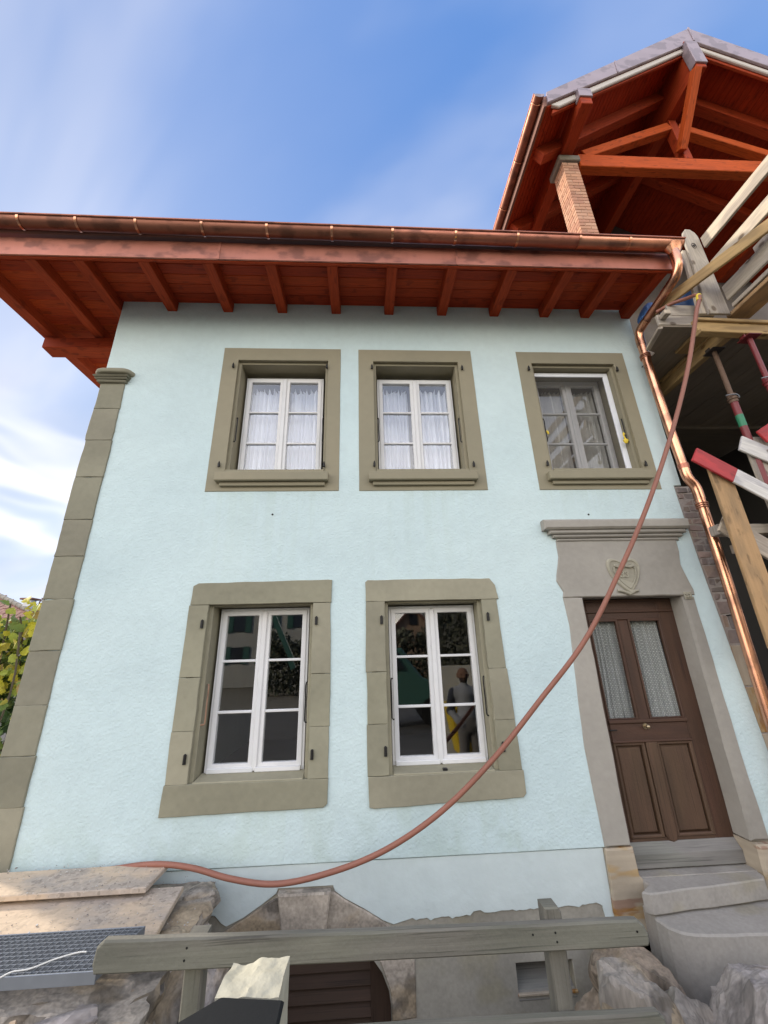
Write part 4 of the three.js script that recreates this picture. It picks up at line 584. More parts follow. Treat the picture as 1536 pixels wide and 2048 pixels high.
function prop(label, x, yt, z, mTop, mLow, yc, band) {
  const t = thing('steel_prop', label, 'prop', [x, -0.45, z]);
  sub('head_plate', [bx(x - 0.075, x + 0.075, yt - 0.012, yt, z - 0.075, z + 0.075, 0.003), bx(x - 0.078, x - 0.066, yt - 0.01, yt + 0.03, z - 0.03, z + 0.03, 0.003)], mTop === M.redSteel ? M.redSteel : M.darkSteel, t);
  sub('inner_tube', cyl([x, yt - 0.012, z], [x, yc, z], 0.0245, 0.0245, 18), mTop, t);
  sub('collar', [cyl([x, yc + 0.03, z], [x, yc - 0.07, z], 0.041, 0.041, 18), lay(new THREE.TorusGeometry(0.043, 0.010, 8, 20).rotateX(Math.PI / 2).translate(x, yc - 0.03, z).toNonIndexed())], mLow === M.redSteel && band ? M.rustSteel : mLow, t);
  sub('pin', tube([[x - 0.10, yc + 0.0, z + 0.03], [x - 0.05, yc + 0.005, z + 0.045], [x + 0.03, yc + 0.006, z + 0.04], [x + 0.05, yc - 0.02, z + 0.03]], 0.007, 14, 6), M.galv, t);
  sub('outer_tube', cyl([x, yc - 0.06, z], [x, -0.44, z], 0.034, 0.034, 20), mLow, t);
  if (band) sub('band', cyl([x, band + 0.07, z], [x, band - 0.07, z], 0.0352, 0.0352, 20), M.greenBand, t);
  sub('foot_plate', bx(x - 0.075, x + 0.075, -0.449, -0.438, z - 0.075, z + 0.075, 0.003), mLow, t);
}
prop('red steel prop under the front girder, beside the right edge', 4.20, 4.748, 0.71, M.redSteel, M.redSteel, 4.19);
prop('rusty steel prop with a red lower tube and a green band', 4.03, 4.79, 0.46, M.rustSteel, M.redSteel, 4.16, 3.86);

// ---------------------------------------------------------------- scaffold boards
const board = (name, label, cat, g, m, o) => put(name, g, m, null, { label, category: cat, ...o });
{
  const t = thing('scaffold_post', 'broad pale upright scaffold board with a rounded top at the gutter end', 'scaffold board', [3.96, 5.0, 0.71]);
  sub('board', ext([[3.835, 5.07], [4.085, 5.07], [4.093, 6.28], [4.07, 6.36], [4.02, 6.415], [3.965, 6.42], [3.925, 6.37], [3.905, 6.29]], 0.70, 0.73, [], 0.005, 1), M.greyPlank, t);
  sub('bolt', [cyl([3.985, 6.13, 0.728], [3.985, 6.13, 0.737], 0.018, 0.016, 10), lay(new THREE.TorusGeometry(0.034, 0.004, 6, 18).scale(0.8, 1.2, 1).translate(3.985, 6.13, 0.731).toNonIndexed())], M.darkSteel, t);
  board('scaffold_post', 'narrow pale board set behind the rounded upright scaffold board', 'scaffold board', ext([[3.76, 5.1], [3.95, 5.1], [3.95, 6.1], [3.86, 6.1]], 0.662, 0.697, [], 0.005, 1), M.newPlank);
}
board('guard_rail', 'topmost pale guard rail crossing in front of the dark gable', 'scaffold board', bar([4.115, 6.175, 0.735], [4.115, 6.15, 3.2], 0.165, 0.035), M.newPlank);
board('guard_rail', 'second pale guard rail from the top, below the topmost one', 'scaffold board', bar([4.115, 5.785, 0.735], [4.115, 5.80, 3.2], 0.165, 0.035), M.newPlank);
board('guard_rail', 'greyed broad toe board with a dark knot, third from the top', 'scaffold board', bar([4.115, 5.355, 0.735], [4.115, 5.36, 3.2], 0.20, 0.035), M.greyPlank);
board('guard_rail', 'pale board lapped on the upper edge of the toe board', 'scaffold board', bar([4.155, 5.50, 1.12], [4.155, 5.50, 3.2], 0.13, 0.035), M.newPlank);
board('board_offcut', 'short pale offcut standing on the edge of the toe board', 'offcut', bx(4.14, 4.165, 5.38, 5.50, 0.93, 1.04, 0.005), M.newPlank);
board('scaffold_plank', 'greyed plank lying low beside the toe board, its edge in view', 'scaffold board', bar([4.17, 5.165, 0.75], [4.17, 5.19, 3.2], 0.05, 0.12), M.greyPlank);
board('scaffold_plank', 'brown plank with a pale edge resting on the girder below the rails', 'scaffold board', bar([4.235, 5.09, 0.66], [4.235, 5.10, 3.2], 0.045, 0.26), M.brownPlank);
board('guard_rail', 'yellowish plank with dark knots slanting across the upright scaffold board', 'scaffold board', bar([3.545, 5.475, 0.34], [4.30, 5.535, 1.95], 0.135, 0.035), M.yellowPlank);
{
  const tub = thing('blue_tub', 'round blue plastic tub with a dark rim behind the scaffold boards', 'tub', [3.98, 5.36, 0.33]);
  sub('body', cyl([3.98, 5.345, 0.33], [3.98, 5.70, 0.33], 0.16, 0.215, 28), M.blue, tub); sub('rim', lay(new THREE.TorusGeometry(0.218, 0.014, 8, 32).rotateX(Math.PI / 2).translate(3.98, 5.70, 0.33).toNonIndexed()), M.iron, tub);
  board('blue_sheet', 'crumpled blue plastic sheet between the downpipe and the eaves', 'sheet', stone([3.60, 5.62, 0.22], [0.055, 0.20, 0.10], 55, 0.35, 3, 0.2, -0.5, 0.3), M.blue);
}
{
  const b = thing('barrier_plank', 'red and white barrier plank nailed across the upright brown board', 'barrier plank', [3.26, 3.39, 0.55]), d = [Math.cos(-0.604), Math.sin(-0.604)], p0 = [3.262, 3.398], at = (s) => [p0[0] + d[0] * s, p0[1] + d[1] * s, 0.58];
  sub('red_section', bar(at(0), at(0.415), 0.168, 0.024), M.redPaint, b); sub('white_section', bar(at(0.4155), at(1.9), 0.168, 0.024), M.whitePaint, b);
  board('barrier_plank', 'white barrier plank at the right edge above the red and white one', 'barrier plank', bar([3.875, 3.57, 0.50], [5.2, 2.86, 0.50], 0.185, 0.024), M.whitePaint);
  board('barrier_plank', 'red barrier board end at the right edge, topmost of the barrier boards', 'barrier plank', bar([4.10, 3.62, 0.53], [5.0, 4.15, 0.53], 0.15, 0.024), M.redPaint);
  board('upright_board', 'greyed upright board with a rounded top behind the white barrier plank', 'scaffold board', ext([[3.97, 1.2], [4.225, 1.2], [4.225, 3.60], [4.20, 3.66], [3.99, 3.66], [3.962, 3.60]], 0.44, 0.475, [], 0.006, 1), M.greyPlank);
  board('upright_board', 'tall brown stained upright board beside the downpipe', 'scaffold board', ext([[3.395, 1.58], [3.617, 1.70], [3.612, 2.9], [3.604, 3.30], [3.56, 3.345], [3.53, 3.345], [3.50, 3.31], [3.398, 3.31]], 0.515, 0.55, [], 0.006, 1), M.brownPlank);
  board('cross_board', 'horizontal pale board in the dark passage behind the brown upright', 'scaffold board', bar([3.50, 2.70, 0.28], [6.2, 2.69, 0.28], 0.10, 0.12), M.greyPlank);
  board('cross_board', 'second horizontal board just below the pale one in the passage', 'scaffold board', bar([3.72, 2.53, 0.22], [6.2, 2.52, 0.22], 0.09, 0.12), M.greyPlank);
  board('brace_board', 'pale diagonal board running down behind the brown upright', 'scaffold board', bar([3.46, 2.74, 0.42], [5.0, 1.62, 0.42], 0.20, 0.03), M.newPlank);
}

// ---------------------------------------------------------------- hose
{
  const h = thing('rubber_hose', 'long reddish rubber hose sagging from the scaffold across the blue wall', 'hose', [0.1, 0.2, 0.34]);
  sub('hose', tube([[3.44, 5.30, 0.52], [3.56, 5.325, 0.62], [3.63, 5.285, 0.72], [3.62, 5.20, 0.84], [3.53, 5.04, 0.95], [3.406, 4.823, 0.98], [3.324, 4.593, 0.96], [3.148, 4.133, 0.92], [2.859, 3.499, 0.86], [2.486, 2.789, 0.78], [2.154, 2.236, 0.70], [1.779, 1.686, 0.62], [1.369, 1.251, 0.54], [0.961, 0.844, 0.47], [0.545, 0.506, 0.40], [0.133, 0.276, 0.34], [-0.269, 0.139, 0.28], [-0.668, 0.074, 0.24], [-1.005, 0.104, 0.20], [-1.276, 0.163, 0.17], [-1.492, 0.185, 0.14], [-1.671, 0.180, 0.11], [-1.9, 0.150, 0.07], [-2.2, 0.12, 0.05]], 0.0195, 260, 14), M.hose, h);
  sub('tape', tube([[3.575, 5.115, 0.91], [3.50, 4.985, 0.962]], 0.0245, 4, 12), M.yellow, h);
}

// ---------------------------------------------------------------- steps and rocks by the door
const steps = thing('stone_steps', 'two worn grey stone steps up to the brown door', 'steps', [2.7, -1.0, 0.2]);
{
  const slab = (pts, y0, y1, b) => { const g = ext(pts.map(([x, z]) => [x, -z]), y0, y1, [], b); g.rotateX(-Math.PI / 2); return g; };
  sub('step', slab(rough([[2.19, -0.02], [2.20, 0.08], [2.085, 0.17], [2.13, 0.205], [3.14, 0.10], [3.19, 0.04], [3.20, -0.02]], 0.009, 0.045, 3), -0.26, -0.128, 0.009), M.concrete, steps);
  sub('step', slab(rough([[2.155, 0.02], [2.13, 0.20], [2.15, 0.30], [2.20, 0.365], [2.28, 0.40], [2.40, 0.415], [3.9, 0.52], [3.9, -0.02]], 0.010, 0.045, 4), -1.3, -0.272, 0.012), M.concrete, steps);
}
const rk = (label, ...a) => put('rock', stone(...a), label.includes('pale jagged') ? M.rockPale : label.includes('brown') ? M.rockBrown : M.rock, null, { label, category: 'rock' });
rk('big pale jagged rock at the bottom right corner', [2.32, -0.60, 1.00], [0.62, 0.57, 0.42], 3, 0.25, 5, 0.4, 0.10, 0.5);
rk('grey rock with a steep flank left of the big pale rock', [1.60, -0.56, 0.80], [0.25, 0.46, 0.26], 8, 0.26, 5, 0.9, 0.2, 0.5);
rk('low brown rock at the foot of the wall beside the fence post', [1.27, -0.66, 0.78], [0.22, 0.38, 0.25], 12, 0.24, 5, 0.3, -0.2, 0.5);
rk('brown rubble stone wedged between the fence rail end and the lower step', [1.84, -0.70, 0.40], [0.30, 0.42, 0.32], 22, 0.25, 5, 0.5, 0.1, 0.5);
rk('rock wedged under the corner of the lower step', [1.92, -0.74, 0.72], [0.28, 0.40, 0.24], 15, 0.25, 5, 0.2, -0.2, 0.5);

// ---------------------------------------------------------------- rubble wall on the left with planks and a grating on it
const rub = thing('rubble_wall', 'rough rubble stone retaining wall with a broken right edge below the planks', 'wall', [-2.2, -1.45, 0.7]);
{
  const g0 = new THREE.BoxGeometry(2.9, 1.5, 1.18, 70, 36, 40); g0.deleteAttribute('uv'); g0.deleteAttribute('normal'); const g = mergeVertices(g0, 1e-4), p = g.attributes.position;
  for (let i = 0; i < p.count; i++) { let x = p.getX(i) - 2.63, y = p.getY(i) - 0.70, z = p.getZ(i) + 0.63; const e = ss(-1.7, -1.18, x), n = f3(x * 5, y * 5, z * 5, 4, 3) - 0.5, n2 = f3(x * 16, y * 16, z * 16, 3, 9) - 0.5; x += e * (n * 0.26 + n2 * 0.07 + 0.04); z += ss(0.9, 1.22, z) * (n * 0.2 + n2 * 0.06); y += ss(-0.1, 0.05, y) * (n * 0.05 + n2 * 0.03 - 0.02) - e * ss(-0.2, 0.05, y) * 0.05 * ss(0.4, 0.8, z); p.setXYZ(i, x, y, z); }
  g.computeVertexNormals(); sub('mortar', uvm(toCreasedNormals(g, 0.6)), M.rubble, rub);
  const S = (c, s, k, a, ry, rz) => sub('stone', stone(c, s, k, a ?? 0.22, 4, ry, rz, 0.5), k % 3 ? (k % 2 ? M.rock : M.rockBrown) : M.rockPale, rub);
  S([-1.22, -0.02, 0.20], [0.15, 0.09, 0.16], 41, 0.25, 0.4, 0.1); S([-1.17, -0.12, 0.44], [0.12, 0.11, 0.15], 42, 0.28, 0.2, -0.2); S([-1.24, -0.05, 0.66], [0.13, 0.09, 0.13], 43, 0.25, 0.7, 0.2); S([-1.30, -0.12, 0.92], [0.16, 0.12, 0.16], 44, 0.25, 0.1, 0);
  S([-1.62, -0.10, 1.20], [0.30, 0.11, 0.14], 45, 0.25, 0.1, 0.25); S([-1.18, -0.22, 1.15], [0.20, 0.12, 0.16], 46, 0.25, 0.3, -0.3); S([-1.42, -0.36, 1.22], [0.24, 0.13, 0.15], 47, 0.25, 0, 0.35); S([-0.98, -0.38, 0.95], [0.17, 0.17, 0.2], 48, 0.25, 0, 0.3); S([-1.10, -0.55, 1.18], [0.24, 0.16, 0.16], 49, 0.25, 0, -0.2); S([-1.85, -0.30, 1.22], [0.24, 0.15, 0.14], 50, 0.25, 0, 0.1); S([-1.02, -0.30, 0.55], [0.13, 0.16, 0.2], 51, 0.25, 0, 0); S([-1.55, -0.62, 1.24], [0.26, 0.14, 0.14], 52, 0.25, 0, 0.2); S([-0.92, -0.72, 1.12], [0.22, 0.16, 0.18], 53, 0.25, 0, 0);
  const q = rng(11), ch = [[], [], []]; for (let i = 0; i < 420; i++) { const s = 0.002 + 0.007 * q() * q() * q(), x = -2.7 + 1.62 * q(), z = 0.03 + 0.92 * q(), onP = x < -1.5 && z < 0.47 ? 0.178 : x < -1.29 && z < 0.85 ? 0.118 : 0.045; ch[i % 3].push(stone([x, onP + 0.002, z], [s * 1.3, s * 0.8, s], i + 300, 0.3, 1, q() * 6, 0, 0.4)); }
  ch.forEach((c, i) => sub('gravel', c, M.pebble[i], rub, { kind: 'stuff' }));
}
const plank = (label, pts, y0, y1, m) => { const g = ext(pts.map(([x, z]) => [x, -z]), y0, y1, [], 0.005); g.rotateX(-Math.PI / 2); return put('plank', g, m, null, { label, category: 'plank' }); };
plank('cement-caked plank nearest the house on top of the rubble wall', [[-3.7, 0.10], [-1.500, 0.075], [-1.503, 0.42], [-3.7, 0.44]], 0.138, 0.172, M.cementPlank);
plank('wide pale plank spattered with mortar between the other plank and the grating', [[-3.7, 0.33], [-1.300, 0.29], [-1.236, 0.83], [-1.32, 0.86], [-3.7, 0.80]], 0.078, 0.114, M.cementPlank);
plank('short plank end sticking out low under the steel grating', [[-3.2, 0.93], [-1.71, 0.965], [-1.69, 1.20], [-3.2, 1.17]], -0.03, 0.012, M.cementPlank);
{ // steel grating
  const t = thing('steel_grating', 'galvanised steel grating lying on the rubble wall at the left edge', 'grating', [-2.2, 0.15, 1.03]), x0 = -3.4, y = 0.165, zr = (x) => 0.0, zb = 0.858, zf = 1.20, xr = (z) => -1.292 - (z - zb) * 0.175;
  for (let i = 0; i < 11; i++) { const z = zb + 0.018 + i * 0.0325; sub('bearing_bar', bx(x0, xr(z), y - 0.03, y + 0.002, z - 0.0018, z + 0.0018, 0.0008), M.galv, t); }
  for (let i = 0; i < 62; i++) { const x = -3.38 + i * 0.0335; sub('cross_bar', bar([x + 0.012, y + 0.0005, zb], [x - 0.048, y + 0.0005, zf], 0.006, 0.0035, 0.001), M.galv, t); }
  sub('edge_bar', bx(x0, -1.345, y - 0.042, y + 0.010, zf, zf + 0.008, 0.002), M.galv, t); sub('edge_bar', bx(x0, -1.288, y - 0.035, y + 0.006, zb - 0.006, zb, 0.002), M.galv, t); sub('edge_bar', bar([-1.290, y - 0.013, zb], [-1.350, y - 0.013, zf + 0.008], 0.042, 0.006, 0.002), M.galv, t);
  put('white_string', tube([[-1.80, y + 0.012, 1.215], [-1.765, y + 0.02, 1.195], [-1.70, y + 0.012, 1.165], [-1.62, y + 0.014, 1.11], [-1.55, y + 0.012, 1.07], [-1.515, y + 0.012, 1.06], [-1.49, y + 0.010, 1.058]], 0.0035, 40, 6), M.whiteString, null, { label: 'piece of white string lying across the steel grating', category: 'string' });
}

// ---------------------------------------------------------------- wooden fence rail in front
const fence = thing('wooden_fence', 'weathered greenish grey wooden fence rail on posts in front of the house', 'fence', [0.05, -0.45, 1.4]);
{
  const rail = (pts, z0, z1) => ext(rough(pts, 0.0025, 0.12, 8), z0, z1, [], 0.008);
  sub('rail', rail([[-1.250, 0.276], [-1.262, 0.31], [-1.255, 0.372], [-1.225, 0.396], [0.0, 0.366], [1.335, 0.346], [1.362, 0.325], [1.378, 0.290], [1.375, 0.258], [1.365, 0.244], [0.0, 0.258]], 1.385, 1.43), M.railWood, fence);
  sub('rail', rail([[-1.25, -0.08], [-1.25, 0.03], [0.2, 0.03], [1.35, 0.012], [1.378, -0.01], [1.375, -0.09]], 1.385, 1.43), M.railWood, fence);
  sub('post', ext([[0.888, -0.9], [0.976, -0.9], [0.976, 0.372], [0.962, 0.392], [0.888, 0.392]], 1.292, 1.382, [], 0.008, 1), M.railWood, fence); sub('post', ext([[-0.862, -0.9], [-0.775, -0.9], [-0.775, 0.37], [-0.862, 0.37]], 1.292, 1.382, [], 0.008, 1), M.railWood, fence);
  for (const [x, y] of [[0.80, 0.318], [0.912, 0.320], [0.915, 0.286], [1.32, 0.304], [-0.842, 0.352], [-0.848, 0.308], [0.91, -0.03], [-0.82, -0.03]]) sub('nail_hole', cyl([x, y, 1.426], [x, y, 1.4312], 0.005, 0.005, 8), M.iron, fence);
}
// cream block and black box close to the camera
{
  const g = new THREE.BoxGeometry(0.205, 1.02, 0.165, 22, 40, 18); g.deleteAttribute('uv'); g.deleteAttribute('normal'); const q = mergeVertices(g, 1e-4), p = q.attributes.position;
  for (let i = 0; i < p.count; i++) { let x = p.getX(i), y = p.getY(i), z = p.getZ(i); const t = ss(0.40, 0.50, y), e = 0.082 - z, b = ss(0.03, -0.08, z); y += t * (0.016 * (f3(x * 30, z * 16, 2, 4, 4) - 0.5) - 0.012 * b * f3(x * 34, 3, 1, 2, 9) - 0.02 * ss(0.05, -0.1, x) * b - 0.10 * (0.08 + z)); x += (f3(x * 9, y * 9, z * 9, 3, 7) - 0.5) * 0.010; z += (f3(x * 9 + 4, y * 9, z * 9, 3, 8) - 0.5) * 0.010; p.setXYZ(i, x, y, z); }
  q.rotateY(-0.05); q.translate(-0.392, 0.078, 2.045); put('cream_block', uvm(toCreasedNormals(q, 0.5), 1), M.cream, null, { label: 'cream coloured upright block with a rough broken top', category: 'block' });
  const t = thing('black_box', 'plain black plastic box with a flat top at the bottom edge', 'box', [-0.42, -0.45, 2.3]);
  const top = ext([[-0.475, -2.135], [-0.268, -2.165], [-0.262, -2.50], [-0.66, -2.46], [-0.592, -2.235]], 0.565, 0.585, [], 0.008); top.rotateX(-Math.PI / 2); sub('lid', top, M.black, t);
  const bd = ext([[-0.46, -2.165], [-0.29, -2.18], [-0.285, -2.48], [-0.64, -2.44], [-0.575, -2.245]], -0.449, 0.563, [], 0.008); bd.rotateX(-Math.PI / 2); sub('body', bd, M.black, t);
}

// ---------------------------------------------------------------- left: shrubs and a tiled roof beyond
function leafGeo(s, seed) { // a lobed, slightly folded leaf
  const q = rng(seed), P = [], n = 9, pts = []; for (let i = 0; i <= n; i++) { const t = i / n, w = Math.sin(Math.PI * Math.pow(t, 0.8)) * 0.42 * (1 + 0.22 * Math.cos(i * 2.4 + seed)); pts.push([t, w]); }
  for (let i = 0; i < n; i++) for (const sd of [1, -1]) { const [t0, w0] = pts[i], [t1, w1] = pts[i + 1], f = (t, w) => [sd * w * s, t * s - 0.1 * s, (0.25 * w - 0.22 * (t - 0.4) ** 2 + 0.03 * q() * 0) * s]; const A = f(t0, 0), B = f(t0, w0), D = f(t1, w1), E = f(t1, 0); P.push(...A, ...B, ...D, ...A, ...D, ...E); }
  const g = new THREE.BufferGeometry(); g.setAttribute('position', new THREE.Float32BufferAttribute(P, 3)); g.computeVertexNormals(); return uvm(g);
}
{
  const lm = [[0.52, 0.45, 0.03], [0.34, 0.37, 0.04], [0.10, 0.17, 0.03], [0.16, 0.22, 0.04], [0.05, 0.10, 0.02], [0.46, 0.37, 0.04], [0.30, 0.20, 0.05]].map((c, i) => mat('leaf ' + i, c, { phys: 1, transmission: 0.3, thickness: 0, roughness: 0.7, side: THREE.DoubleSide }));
  const bark = mat('bark', [0.10, 0.075, 0.05], {}), geos = [0.12, 0.15, 0.09, 0.135].map((s, i) => leafGeo(s, i + 1));
  const sh = thing('leafy_shrub', 'yellow and green leafy shrub growing beside the left corner of the blue house', 'shrub', [-4.9, -1.45, -2]), q = rng(21), w0 = worldOf.get(sh);
  for (let k = 0; k < 9; k++) { const x = -5.4 + q() * 1.0, z = -2.5 + q() * 0.9; sub('stem', tube([[-4.95 + (q() - 0.5) * 0.3, -1.45, -2], [mix(-4.95, x, 0.5), 0.2, mix(-2, z, 0.5)], [x, 1.3 + q() * 0.5, z], [x + (q() - 0.5) * 0.3, 2.0 + q() * 0.5, z + 0.1]], 0.012, 14, 6), bark, sh); }
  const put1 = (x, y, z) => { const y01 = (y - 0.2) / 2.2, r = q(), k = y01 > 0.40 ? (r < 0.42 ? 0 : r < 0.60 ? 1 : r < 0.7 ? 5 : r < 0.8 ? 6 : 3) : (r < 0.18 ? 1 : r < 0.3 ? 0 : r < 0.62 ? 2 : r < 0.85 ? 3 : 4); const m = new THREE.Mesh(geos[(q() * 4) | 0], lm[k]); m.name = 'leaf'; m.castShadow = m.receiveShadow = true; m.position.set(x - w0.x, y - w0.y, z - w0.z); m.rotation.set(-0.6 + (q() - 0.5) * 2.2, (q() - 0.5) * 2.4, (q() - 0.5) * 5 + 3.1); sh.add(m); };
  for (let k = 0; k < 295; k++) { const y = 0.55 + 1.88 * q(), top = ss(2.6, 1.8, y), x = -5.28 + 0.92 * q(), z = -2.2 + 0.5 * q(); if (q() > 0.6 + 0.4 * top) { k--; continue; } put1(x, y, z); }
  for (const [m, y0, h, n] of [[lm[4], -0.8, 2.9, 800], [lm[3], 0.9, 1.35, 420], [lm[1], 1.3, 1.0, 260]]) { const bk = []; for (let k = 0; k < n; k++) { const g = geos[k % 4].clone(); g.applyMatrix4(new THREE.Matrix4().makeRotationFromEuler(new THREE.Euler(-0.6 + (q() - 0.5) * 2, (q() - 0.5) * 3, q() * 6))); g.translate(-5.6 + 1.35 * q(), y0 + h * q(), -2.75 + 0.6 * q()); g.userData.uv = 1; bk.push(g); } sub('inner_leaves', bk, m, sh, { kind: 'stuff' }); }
  // thin twiggy shrub behind it
  const tw = thing('twiggy_shrub', 'thin bare shrub with a few small purplish leaves behind the leafy shrub', 'shrub', [-6.3, -1.45, -4]), tm = mat('purple leaf', [0.22, 0.10, 0.10], { side: THREE.DoubleSide }), tl = [], tt = [];
  for (let k = 0; k < 10; k++) { const x = -6.6 + 0.75 * q(), h = 2.5 + 0.95 * q(), lean = 0.15 + 0.35 * q(), z = -4.2 + 0.4 * q(); const pts = [[-6.35, -1.45, -4], [x, 1.4, z], [x + lean * 0.4, mix(1.4, h, 0.6), z], [x + lean, h, z]]; tt.push(tube(pts, 0.0028, 14, 5)); const c = new THREE.CatmullRomCurve3(pts.map((p) => V(...p))); for (let i = 0; i < 26; i++) { const p = c.getPoint(0.62 + 0.38 * q()), g = geos[2].clone(); g.scale(0.32, 0.6, 0.4); g.applyMatrix4(new THREE.Matrix4().makeRotationFromEuler(new THREE.Euler(q() * 3, q() * 6, q() * 6))); g.translate(p.x + (q() - 0.5) * 0.14, p.y + (q() - 0.5) * 0.12, p.z); g.userData.uv = 1; tl.push(g); } }
  sub('twigs', tt, bark, tw, { kind: 'stuff' }); sub('leaves', tl, tm, tw, { kind: 'stuff' });
}
{
  const nb = thing('tiled_house', 'distant house with a reddish brown hipped tile roof beyond the shrub', 'house', [-19, -1.45, -17]), wallM = mat('grey render', [0.20, 0.19, 0.19], {});
  sub('wall', bx(-24.5, -14.4, -1.45, 3.3, -21, -15.35, 0.02), wallM, nb); sub('eave', bx(-25, -14.0, 3.30, 3.42, -21.6, -14.98, 0.02), M.darkSteel, nb);
  const tiles = []; for (let r = 0; r < 18; r++) { const t = r / 18, y = 3.45 + 2.35 * t, z = -15 - 3.2 * t, xr = -14.02 - 6.7 * t; for (let x = -24; x < xr - 0.12; x += 0.23) { const g = chamfer(0.215, 0.035, 0.27, 0.012); g.rotateX(0.60); g.translate(x + 0.12 + (r % 2) * 0.02, y + 0.06 + 0.025 * h3((x * 50) | 0, r, 2), z - 0.05); g.userData.uv = 0; tiles.push(uvm(g)); } }
  sub('roof', ext([[-25, 0], [-14.02, 0], [-20.7, 3.97], [-25, 3.97]], -0.03, 0.03, [], 0.004).rotateX(-0.938).translate(0, 3.42, -15), M.tileRed, nb);
  sub('roof_tiles', tiles, M.tileRed, nb, { kind: 'stuff' });
  for (let i = 0; i < 18; i++) { const t0 = i / 18, t1 = (i + 1) / 18 + 0.01; sub('ridge_tile', cyl([-14.02 - 6.7 * t0, 3.50 + 2.35 * t0, -15 - 3.2 * t0], [-14.02 - 6.7 * t1, 3.50 + 2.35 * t1, -15 - 3.2 * t1], 0.12, 0.10, 10), M.cap, nb); }
  sub('chimney', bx(-16.2, -15.85, 3.7, 4.62, -16.3, -15.95, 0.02), mat('pale render', [0.62, 0.62, 0.62], {}), nb); sub('chimney_cap', bx(-16.32, -15.73, 4.62, 4.70, -16.42, -15.83, 0.02), M.tileRed, nb);
}

